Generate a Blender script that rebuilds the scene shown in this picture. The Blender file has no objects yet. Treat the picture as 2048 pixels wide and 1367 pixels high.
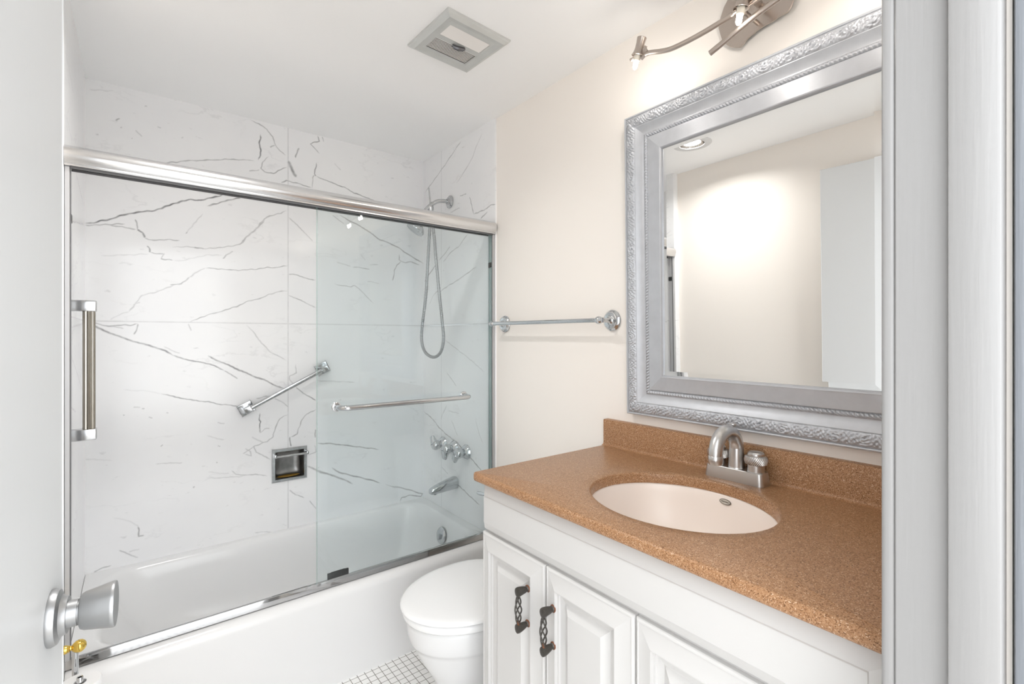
import bpy, bmesh, math
import numpy as np
from mathutils import Vector, Matrix
PI = math.pi
R = math.radians
scene = bpy.context.scene
COL = scene.collection

# ------------------------------------------------------------------ camera, world, light, exposure
EYE = 1.285
cd = bpy.data.cameras.new('camera')
cd.sensor_fit = 'HORIZONTAL'; cd.sensor_width = 36.0
cd.lens = 961.5 / 2048 * 36.0
cd.shift_y = -12.2 / 2048
cd.clip_start = 0.01; cd.clip_end = 50
cam = bpy.data.objects.new('camera', cd); COL.objects.link(cam)
cam.location = (0, 0, EYE); cam.rotation_euler = (PI/2, 0, R(-38.05))
scene.camera = cam

w = bpy.data.worlds.new('hall_daylight'); scene.world = w; w.use_nodes = True
bg = w.node_tree.nodes['Background']
bg.inputs[0].default_value = (0.945, 0.972, 1.0, 1); bg.inputs[1].default_value = 2.45

DOWNLIGHT_W = 3.6
BULB_STRENGTH = 105.0
scene.view_settings.view_transform = 'Standard'
scene.view_settings.look = 'None'
scene.view_settings.gamma = 1.0
scene.view_settings.use_curve_mapping = False
scene.view_settings.exposure = 0.95
scene.render.film_transparent = False
cy = scene.cycles
cy.max_bounces = 16; cy.diffuse_bounces = 8; cy.glossy_bounces = 6; cy.transparent_max_bounces = 24
cy.sample_clamp_indirect = 6.0
cy.caustics_reflective = False; cy.caustics_refractive = False
cy.use_denoising = True

# ------------------------------------------------------------------ materials
def nt(name):
    m = bpy.data.materials.new(name); m.use_nodes = True
    return m, m.node_tree.nodes, m.node_tree.links, m.node_tree.nodes['Principled BSDF']

def mat(name, col, rough=0.5, metal=0.0, coat=0.0, spec=0.5, bump=None, vary=None):
    """plain principled; bump=(scale xyz, strength, distance) procedural noise bump; vary=(scale, amount) colour mottling"""
    m, n, l, p = nt(name)
    p.inputs['Base Color'].default_value = (*col, 1)
    p.inputs['Roughness'].default_value = rough
    p.inputs['Metallic'].default_value = metal
    p.inputs['Coat Weight'].default_value = coat
    p.inputs['Coat Roughness'].default_value = 0.05
    p.inputs['Specular IOR Level'].default_value = spec
    if bump or vary:
        tc = n.new('ShaderNodeTexCoord')
    if bump:
        mp = n.new('ShaderNodeMapping'); mp.inputs['Scale'].default_value = bump[0]
        nz = n.new('ShaderNodeTexNoise'); nz.inputs['Scale'].default_value = 1.0; nz.inputs['Detail'].default_value = 4
        b = n.new('ShaderNodeBump'); b.inputs['Strength'].default_value = bump[1]; b.inputs['Distance'].default_value = bump[2]
        l.new(tc.outputs['Object'], mp.inputs[0]); l.new(mp.outputs[0], nz.inputs['Vector'])
        l.new(nz.outputs[0], b.inputs['Height']); l.new(b.outputs[0], p.inputs['Normal'])
    if vary:
        nz2 = n.new('ShaderNodeTexNoise'); nz2.inputs['Scale'].default_value = vary[0]; nz2.inputs['Detail'].default_value = 5
        l.new(tc.outputs['Object'], nz2.inputs['Vector'])
        mx = n.new('ShaderNodeMix'); mx.data_type = 'RGBA'
        mx.inputs[6].default_value = (*[c*(1-vary[1]) for c in col], 1); mx.inputs[7].default_value = (*[min(1, c*(1+vary[1])) for c in col], 1)
        l.new(nz2.outputs[0], mx.inputs[0]); l.new(mx.outputs[2], p.inputs['Base Color'])
    return m

M = {}
M['ceiling'] = mat('ceiling_paint', (0.945, 0.945, 0.945), 0.55, bump=((60, 60, 60), 0.05, 0.004))
M['cream'] = mat('cream_paint', (0.905, 0.855, 0.80), 0.45, bump=((45, 45, 45), 0.06, 0.004))
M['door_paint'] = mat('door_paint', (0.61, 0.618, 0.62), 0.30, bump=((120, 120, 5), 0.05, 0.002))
M['hall_trim_shaded'] = mat('hall_trim_shaded_paint', (0.205, 0.218, 0.238), 0.4, bump=((260, 260, 9), 0.35, 0.002))  # grey carries the shade of the dim hall, put into the colour
M['trim_shaded_paint'] = mat('trim_shaded_paint', (0.288, 0.284, 0.281), 0.34, bump=((260, 260, 9), 0.16, 0.0015))  # white door frame, darkened in its colour for the shaded doorway
M['vanity_paint'] = mat('vanity_paint', (0.61, 0.60, 0.588), 0.32)
M['porcelain'] = mat('porcelain', (0.78, 0.78, 0.78), 0.20, spec=0.4)
M['seat'] = mat('seat_plastic', (0.88, 0.88, 0.88), 0.2)
M['sink_cream'] = mat('cream_porcelain', (0.88, 0.79, 0.72), 0.28)
M['chrome'] = mat('chrome', (0.60, 0.615, 0.63), 0.07, 1.0)
M['hose_metal'] = mat('ribbed_hose_metal', (0.40, 0.41, 0.42), 0.38, 0.9)
M['worn_chrome'] = mat('worn_chrome', (0.55, 0.56, 0.57), 0.2, 1.0, vary=(40, 0.25))
M['dull_steel'] = mat('dull_steel', (0.22, 0.215, 0.21), 0.35, 1.0, vary=(25, 0.5))
M['aluminium'] = mat('polished_aluminium', (0.74, 0.74, 0.745), 0.20, 1.0)
M['track'] = mat('track_aluminium', (0.56, 0.56, 0.565), 0.05, 1.0)
M['jamb'] = mat('satin_aluminium', (0.58, 0.58, 0.59), 0.38, 0.8)
M['seal'] = mat('dark_seal', (0.16, 0.16, 0.165), 0.4)
M['hall_floor'] = mat('hall_floor_wood', (0.46, 0.43, 0.39), 0.4)
M['nickel'] = mat('brushed_nickel', (0.63, 0.62, 0.61), 0.30, 1.0, bump=((300, 300, 300), 0.05, 0.001))
M['lamp_nickel'] = mat('lamp_nickel', (0.50, 0.44, 0.395), 0.30, 1.0)
M['satin'] = mat('satin_steel', (0.42, 0.425, 0.43), 0.40, 1.0)
M['brass'] = mat('brass', (0.78, 0.55, 0.13), 0.14, 1.0)
M['black'] = mat('black_rubber', (0.012, 0.013, 0.013), 0.4)
M['dark'] = mat('dark_void', (0.01, 0.008, 0.007), 0.8)
M['iron'] = mat('dark_iron', (0.075, 0.068, 0.06), 0.42, 0.6, vary=(300, 0.4))
M['rust'] = mat('rusty_iron', (0.20, 0.065, 0.025), 0.7, 0.2, vary=(300, 0.5))
M['ceramic'] = mat('lamp_ceramic', (0.8, 0.74, 0.64), 0.4)
M['vent'] = mat('vent_metal', (0.58, 0.59, 0.575), 0.38, 0.25, vary=(12, 0.12))
M['slat'] = mat('vent_slat', (0.86, 0.84, 0.82), 0.4)
M['silver'] = mat('silver_leaf', (0.53, 0.545, 0.575), 0.42, 0.38, bump=((30, 220, 220), 0.08, 0.002), vary=(30, 0.10))
M['lamp_trim'] = mat('lamp_trim', (0.66, 0.66, 0.66), 0.4)
M['paper'] = mat('paper', (0.86, 0.86, 0.86), 0.9)
M['soap'] = mat('soap_residue', (0.30, 0.17, 0.02), 0.5)
M['badge'] = mat('badge_grey', (0.55, 0.50, 0.43), 0.4)
M['badge_dark'] = mat('badge_dark', (0.13, 0.11, 0.085), 0.5)
M['glass_edge'] = mat('glass_edge', (0.33, 0.47, 0.45), 0.15)
M['reflector'] = mat('lamp_reflector', (0.8, 0.78, 0.76), 0.15, 1.0)

def m_mirror():
    m, n, l, p = nt('mirror_silvering')
    p.inputs['Base Color'].default_value = (0.90, 0.905, 0.90, 1); p.inputs['Metallic'].default_value = 1.0
    p.inputs['Roughness'].default_value = 0.0
    return m
M['mirror'] = m_mirror()

def m_emit(name, col, s):
    m = bpy.data.materials.new(name); m.use_nodes = True; n = m.node_tree.nodes; n.clear()
    e = n.new('ShaderNodeEmission'); e.inputs[0].default_value = (*col, 1); e.inputs[1].default_value = s
    o = n.new('ShaderNodeOutputMaterial'); m.node_tree.links.new(e.outputs[0], o.inputs[0]); return m
M['bulb'] = m_emit('bulb_glow', (1.0, 0.935, 0.865), BULB_STRENGTH)
M['lamp_face'] = m_emit('lamp_face_glow', (1.0, 0.93, 0.84), 3.0)

def m_glass():
    m = bpy.data.materials.new('shower_glass'); m.use_nodes = True; n = m.node_tree.nodes; l = m.node_tree.links; n.clear()
    t = n.new('ShaderNodeBsdfTransparent'); t.inputs[0].default_value = (0.973, 0.988, 0.990, 1)
    g = n.new('ShaderNodeBsdfGlossy'); g.inputs['Roughness'].default_value = 0.0; g.inputs[0].default_value = (1, 1, 1, 1)
    f = n.new('ShaderNodeFresnel'); f.inputs[0].default_value = 1.5
    geo = n.new('ShaderNodeNewGeometry')
    inv = n.new('ShaderNodeMath'); inv.operation = 'SUBTRACT'; inv.inputs[0].default_value = 1.0
    mul = n.new('ShaderNodeMath'); mul.operation = 'MULTIPLY'
    mx = n.new('ShaderNodeMixShader'); o = n.new('ShaderNodeOutputMaterial')
    l.new(geo.outputs['Backfacing'], inv.inputs[1]); l.new(inv.outputs[0], mul.inputs[0]); l.new(f.outputs[0], mul.inputs[1])
    l.new(mul.outputs[0], mx.inputs[0]); l.new(t.outputs[0], mx.inputs[1]); l.new(g.outputs[0], mx.inputs[2]); l.new(mx.outputs[0], o.inputs[0])
    return m
M['glass'] = m_glass()

def m_marble():
    m, n, l, p = nt('white_veined_marble')
    p.inputs['Roughness'].default_value = 0.16; p.inputs['Specular IOR Level'].default_value = 0.45
    tc = n.new('ShaderNodeTexCoord')
    at = n.new('ShaderNodeAttribute'); at.attribute_name = 'vein'
    # soft clouding of the stone
    cl = n.new('ShaderNodeTexNoise'); cl.inputs['Scale'].default_value = 2.2; cl.inputs['Detail'].default_value = 6; cl.inputs['Roughness'].default_value = 0.6
    l.new(tc.outputs['Object'], cl.inputs['Vector'])
    cr = n.new('ShaderNodeValToRGB'); cr.color_ramp.elements[0].position = 0.3; cr.color_ramp.elements[1].position = 0.7
    cr.color_ramp.elements[0].color = (0.835, 0.835, 0.845, 1); cr.color_ramp.elements[1].color = (0.885, 0.883, 0.88, 1)
    l.new(cl.outputs[0], cr.inputs[0])
    # small faint flecks
    fk = n.new('ShaderNodeTexNoise'); fk.inputs['Scale'].default_value = 42; fk.inputs['Detail'].default_value = 3
    mp = n.new('ShaderNodeMapping'); mp.inputs['Scale'].default_value = (0.55, 0.55, 1.2); mp.inputs['Rotation'].default_value = (0.4, 0.5, 0)
    l.new(tc.outputs['Object'], mp.inputs[0]); l.new(mp.outputs[0], fk.inputs['Vector'])
    fr = n.new('ShaderNodeMapRange'); fr.inputs[1].default_value = 0.68; fr.inputs[2].default_value = 0.80; fr.inputs[3].default_value = 0; fr.inputs[4].default_value = 0.22
    l.new(fk.outputs[0], fr.inputs[0])
    # hair-thin wandering secondary veins
    hn = n.new('ShaderNodeTexNoise'); hn.inputs['Scale'].default_value = 2.7; hn.inputs['Detail'].default_value = 7; hn.inputs['Roughness'].default_value = 0.55; hn.inputs['Distortion'].default_value = 0.0
    hm = n.new('ShaderNodeMapping'); hm.inputs['Rotation'].default_value = (0.5, 0.9, 0.3); hm.inputs['Scale'].default_value = (0.8, 0.8, 1.9); hm.inputs['Location'].default_value = (3.1, 1.7, 5.2)
    l.new(tc.outputs['Object'], hm.inputs[0]); l.new(hm.outputs[0], hn.inputs['Vector'])
    h1 = n.new('ShaderNodeMath'); h1.operation = 'SUBTRACT'; h1.inputs[1].default_value = 0.5; l.new(hn.outputs[0], h1.inputs[0])
    h2 = n.new('ShaderNodeMath'); h2.operation = 'ABSOLUTE'; l.new(h1.outputs[0], h2.inputs[0])
    h3 = n.new('ShaderNodeMapRange'); h3.inputs[1].default_value = 0.0; h3.inputs[2].default_value = 0.011; h3.inputs[3].default_value = 0.11; h3.inputs[4].default_value = 0.0; l.new(h2.outputs[0], h3.inputs[0])
    hk = n.new('ShaderNodeTexNoise'); hk.inputs['Scale'].default_value = 4.5; l.new(tc.outputs['Object'], hk.inputs['Vector'])
    h4 = n.new('ShaderNodeMapRange'); h4.inputs[1].default_value = 0.48; h4.inputs[2].default_value = 0.66; l.new(hk.outputs[0], h4.inputs[0])
    h5 = n.new('ShaderNodeMath'); h5.operation = 'MULTIPLY'; l.new(h3.outputs[0], h5.inputs[0]); l.new(h4.outputs[0], h5.inputs[1])
    h6 = n.new('ShaderNodeMath'); h6.operation = 'MAXIMUM'; l.new(h5.outputs[0], h6.inputs[0]); l.new(fr.outputs[0], h6.inputs[1])
    # breaks in the drawn veins
    br = n.new('ShaderNodeTexNoise'); br.inputs['Scale'].default_value = 28; br.inputs['Detail'].default_value = 4
    l.new(tc.outputs['Object'], br.inputs['Vector'])
    b2 = n.new('ShaderNodeMapRange'); b2.inputs[1].default_value = 0.30; b2.inputs[2].default_value = 0.62; b2.inputs[3].default_value = 0.62; b2.inputs[4].default_value = 1.1
    l.new(br.outputs[0], b2.inputs[0])
    mu = n.new('ShaderNodeMath'); mu.operation = 'MULTIPLY'; l.new(at.outputs['Fac'], mu.inputs[0]); l.new(b2.outputs[0], mu.inputs[1])
    mx_ = n.new('ShaderNodeMath'); mx_.operation = 'MAXIMUM'; l.new(mu.outputs[0], mx_.inputs[0]); l.new(h6.outputs[0], mx_.inputs[1])
    mx = n.new('ShaderNodeMix'); mx.data_type = 'RGBA'; l.new(mx_.outputs[0], mx.inputs[0]); l.new(cr.outputs[0], mx.inputs[6])
    mx.inputs[7].default_value = (0.085, 0.085, 0.09, 1)
    l.new(mx.outputs[2], p.inputs['Base Color'])
    return m
M['marble'] = m_marble()

def m_counter():
    m, n, l, p = nt('speckled_brown_solid_surface')
    p.inputs['Roughness'].default_value = 0.34; p.inputs['Specular IOR Level'].default_value = 0.35
    tc = n.new('ShaderNodeTexCoord')
    v = n.new('ShaderNodeTexVoronoi'); v.inputs['Scale'].default_value = 660
    l.new(tc.outputs['Object'], v.inputs['Vector'])
    sp = n.new('ShaderNodeSeparateColor'); l.new(v.outputs['Color'], sp.inputs[0])
    cr = n.new('ShaderNodeValToRGB'); e = cr.color_ramp; e.interpolation = 'LINEAR'
    e.elements[0].position = 0.0; e.elements[0].color = (0.15, 0.068, 0.027, 1)
    e.elements[1].position = 1.0; e.elements[1].color = (0.66, 0.48, 0.33, 1)
    for pos, c in ((0.12, (0.25, 0.120, 0.053)), (0.30, (0.345, 0.178, 0.085)), (0.70, (0.405, 0.222, 0.114)), (0.90, (0.46, 0.268, 0.146)), (0.96, (0.54, 0.35, 0.22))):
        q = e.elements.new(pos); q.color = (*c, 1)
    l.new(sp.outputs[0], cr.inputs[0]); l.new(cr.outputs[0], p.inputs['Base Color'])
    return m
M['counter'] = m_counter()

def m_mosaic():
    m, n, l, p = nt('white_mosaic_floor')
    geo = n.new('ShaderNodeNewGeometry'); sx = n.new('ShaderNodeSeparateXYZ'); l.new(geo.outputs['Position'], sx.inputs[0])
    outs = []
    for ax, off in ((0, 0.828), (1, 1.785)):
        a = n.new('ShaderNodeMath'); a.operation = 'ADD'; a.inputs[1].default_value = 28.1 * 1 - off; l.new(sx.outputs[ax], a.inputs[0])
        d = n.new('ShaderNodeMath'); d.operation = 'DIVIDE'; d.inputs[1].default_value = 0.0281; l.new(a.outputs[0], d.inputs[0])
        f = n.new('ShaderNodeMath'); f.operation = 'FRACT'; l.new(d.outputs[0], f.inputs[0])
        s = n.new('ShaderNodeMath'); s.operation = 'SUBTRACT'; s.inputs[1].default_value = 0.5; l.new(f.outputs[0], s.inputs[0])
        b = n.new('ShaderNodeMath'); b.operation = 'ABSOLUTE'; l.new(s.outputs[0], b.inputs[0]); outs.append(b)
    mxm = n.new('ShaderNodeMath'); mxm.operation = 'MAXIMUM'; l.new(outs[0].outputs[0], mxm.inputs[0]); l.new(outs[1].outputs[0], mxm.inputs[1])
    mr = n.new('ShaderNodeMapRange'); mr.inputs[1].default_value = 0.445; mr.inputs[2].default_value = 0.468; l.new(mxm.outputs[0], mr.inputs[0])
    mx = n.new('ShaderNodeMix'); mx.data_type = 'RGBA'; l.new(mr.outputs[0], mx.inputs[0])
    mx.inputs[6].default_value = (0.86, 0.855, 0.845, 1); mx.inputs[7].default_value = (0.20, 0.19, 0.175, 1)
    l.new(mx.outputs[2], p.inputs['Base Color'])
    rr_ = n.new('ShaderNodeMapRange'); rr_.inputs[3].default_value = 0.18; rr_.inputs[4].default_value = 0.8; l.new(mr.outputs[0], rr_.inputs[0]); l.new(rr_.outputs[0], p.inputs['Roughness'])
    return m
M['mosaic'] = m_mosaic()

# ------------------------------------------------------------------ helpers
ORG = {}
def link(o, parent):
    COL.objects.link(o)
    if parent is not None: o.parent = parent

def thing(name, label, cat, loc=(0, 0, 0), group=None):
    o = bpy.data.objects.new(name, None); o.empty_display_size = 0.05
    COL.objects.link(o); o.location = loc; o['label'] = label; o['category'] = cat
    if group: o['group'] = group
    ORG[o.name] = Vector(loc); return o

def tag(o, label, cat, group=None):
    o['label'] = label; o['category'] = cat
    if group: o['group'] = group
    return o

def finish(me, mats, smooth, ang):
    for mm in mats: me.materials.append(mm)
    if smooth:
        me.polygons.foreach_set('use_smooth', [True] * len(me.polygons)); me.set_sharp_from_angle(angle=R(ang))
    me.update()

def obj(name, bm, m, parent=None, smooth=True, ang=35, label=None, org=None):
    """link a bmesh built in world coordinates as one mesh object (its origin that of its thing)"""
    base = ORG[parent.name] if parent is not None else Vector(org if org is not None else (0, 0, 0))
    bmesh.ops.recalc_face_normals(bm, faces=bm.faces)
    bmesh.ops.translate(bm, verts=bm.verts, vec=-base)
    me = bpy.data.meshes.new(name); bm.to_mesh(me); bm.free()
    finish(me, m if isinstance(m, (list, tuple)) else [m], smooth, ang)
    o = bpy.data.objects.new(name, me); link(o, parent)
    if parent is None: o.location = base
    ORG[o.name] = base
    if label: o['label'] = label
    return o

def struct(o): o['kind'] = 'structure'; return o
def new(): return bmesh.new()

def box(bm, x0, x1, y0, y1, z0, z1, bev=0.0, seg=2, mi=0):
    g = bmesh.ops.create_cube(bm, size=1.0)
    bmesh.ops.scale(bm, verts=g['verts'], vec=(abs(x1-x0), abs(y1-y0), abs(z1-z0)))
    bmesh.ops.translate(bm, verts=g['verts'], vec=((x0+x1)/2, (y0+y1)/2, (z0+z1)/2))
    vs = g['verts']; fs = {f for v in vs for f in v.link_faces}
    for f in fs: f.material_index = mi
    if bev > 0:
        es = list({e for v in vs for e in v.link_edges})
        bmesh.ops.bevel(bm, geom=es, offset=bev, segments=seg, profile=0.5, affect='EDGES')
    return bm

def obox(bm, c, ax, ay, az, hx, hy, hz, bev=0.0, seg=2, mi=0):
    """oriented box: centre, three unit axes, half sizes"""
    g = bmesh.ops.create_cube(bm, size=2.0)
    ax, ay, az = Vector(ax).normalized(), Vector(ay).normalized(), Vector(az).normalized()
    for v in g['verts']:
        p = v.co.copy(); v.co = Vector(c) + ax*(p.x*hx) + ay*(p.y*hy) + az*(p.z*hz)
    for f in {f for v in g['verts'] for f in v.link_faces}: f.material_index = mi
    if bev > 0:
        es = list({e for v in g['verts'] for e in v.link_edges})
        bmesh.ops.bevel(bm, geom=es, offset=bev, segments=seg, profile=0.5, affect='EDGES')
    return bm

def rings(bm, loops, closed=True, cap0=False, cap1=False, mi=0, loop_closed=False):
    vs = [[bm.verts.new(p) for p in lp] for lp in loops]
    n = len(vs[0]); m = len(vs)
    for i in range(m if loop_closed else m - 1):
        a, b = vs[i], vs[(i+1) % m]
        for j in range(n if closed else n - 1):
            k = (j + 1) % n
            try: f = bm.faces.new((a[j], a[k], b[k], b[j])); f.material_index = mi
            except ValueError: pass
    if cap0: f = bm.faces.new(vs[0][::-1]); f.material_index = mi
    if cap1: f = bm.faces.new(vs[-1]); f.material_index = mi
    return vs

def frame_of(d):
    d = Vector(d).normalized()
    up = Vector((0, 0, 1)) if abs(d.z) < 0.92 else Vector((1, 0, 0))
    u = d.cross(up).normalized(); v = u.cross(d).normalized()
    return u, v, d

def lathe(bm, origin, axis, prof, n=32, mi=0, cap0=True, cap1=True, rfun=None):
    """prof: list of (distance along axis, radius)"""
    u, v, d = frame_of(axis); o = Vector(origin); lps = []
    for t, r in prof:
        lp = []
        for k in range(n):
            a = 2*PI*k/n; rr_ = r if rfun is None else rfun(t, r, a)
            lp.append(o + d*t + (u*math.cos(a) + v*math.sin(a))*rr_)
        lps.append(lp)
    rings(bm, lps, cap0=cap0, cap1=cap1, mi=mi); return bm

def smooth_path(pts, per=8):
    """Catmull-Rom through the points"""
    P = [Vector(p) for p in pts]
    if len(P) < 3: return P
    P = [P[0]*2 - P[1]] + P + [P[-1]*2 - P[-2]]
    out = []
    for i in range(1, len(P) - 2):
        p0, p1, p2, p3 = P[i-1], P[i], P[i+1], P[i+2]
        for k in range(per):
            t = k/per
            out.append(0.5*((2*p1) + (p2-p0)*t + (2*p0-5*p1+4*p2-p3)*t*t + (3*p1-p0-3*p2+p3)*t**3))
    out.append(P[-2]); return out

def tube(bm, pts, rad, n=12, mi=0, cap=True):
    P = [Vector(p) for p in pts]; m = len(P)
    u, v, d = frame_of(P[1] - P[0]); lps = []
    for i in range(m):
        t = (P[min(i+1, m-1)] - P[max(i-1, 0)]).normalized()
        u = (u - t*u.dot(t)).normalized(); v = t.cross(u)
        r = rad[i] if isinstance(rad, (list, tuple)) else rad
        lps.append([P[i] + (u*math.cos(2*PI*k/n) + v*math.sin(2*PI*k/n))*r for k in range(n)])
    rings(bm, lps, cap0=cap, cap1=cap, mi=mi); return bm

def prism(bm, poly, fn, t0, t1, mi=0):
    """extrude 2D polygon; fn(a, b, t) -> 3D"""
    rings(bm, [[fn(a, b, t0) for a, b in poly], [fn(a, b, t1) for a, b in poly]], cap0=True, cap1=True, mi=mi); return bm

def rr(x0, x1, y0, y1, r, z, n=6, sub=0):
    """rounded rectangle loop (counter-clockwise) with sub extra points per side"""
    out = []
    cs = [(x1-r, y0+r, -90), (x1-r, y1-r, 0), (x0+r, y1-r, 90), (x0+r, y0+r, 180)]
    for i, (cx_, cy_, a0) in enumerate(cs):
        arc = [(cx_ + r*math.cos(R(a0+90*k/n)), cy_ + r*math.sin(R(a0+90*k/n))) for k in range(n+1)]
        out += arc
        nx = cs[(i+1) % 4]; q = (nx[0] + r*math.cos(R(nx[2])), nx[1] + r*math.sin(R(nx[2]))); p = arc[-1]
        for k in range(1, sub+1):
            t = k/(sub+1); out.append((p[0]+(q[0]-p[0])*t, p[1]+(q[1]-p[1])*t))
    return [Vector((a, b, z)) for a, b in out]

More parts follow.
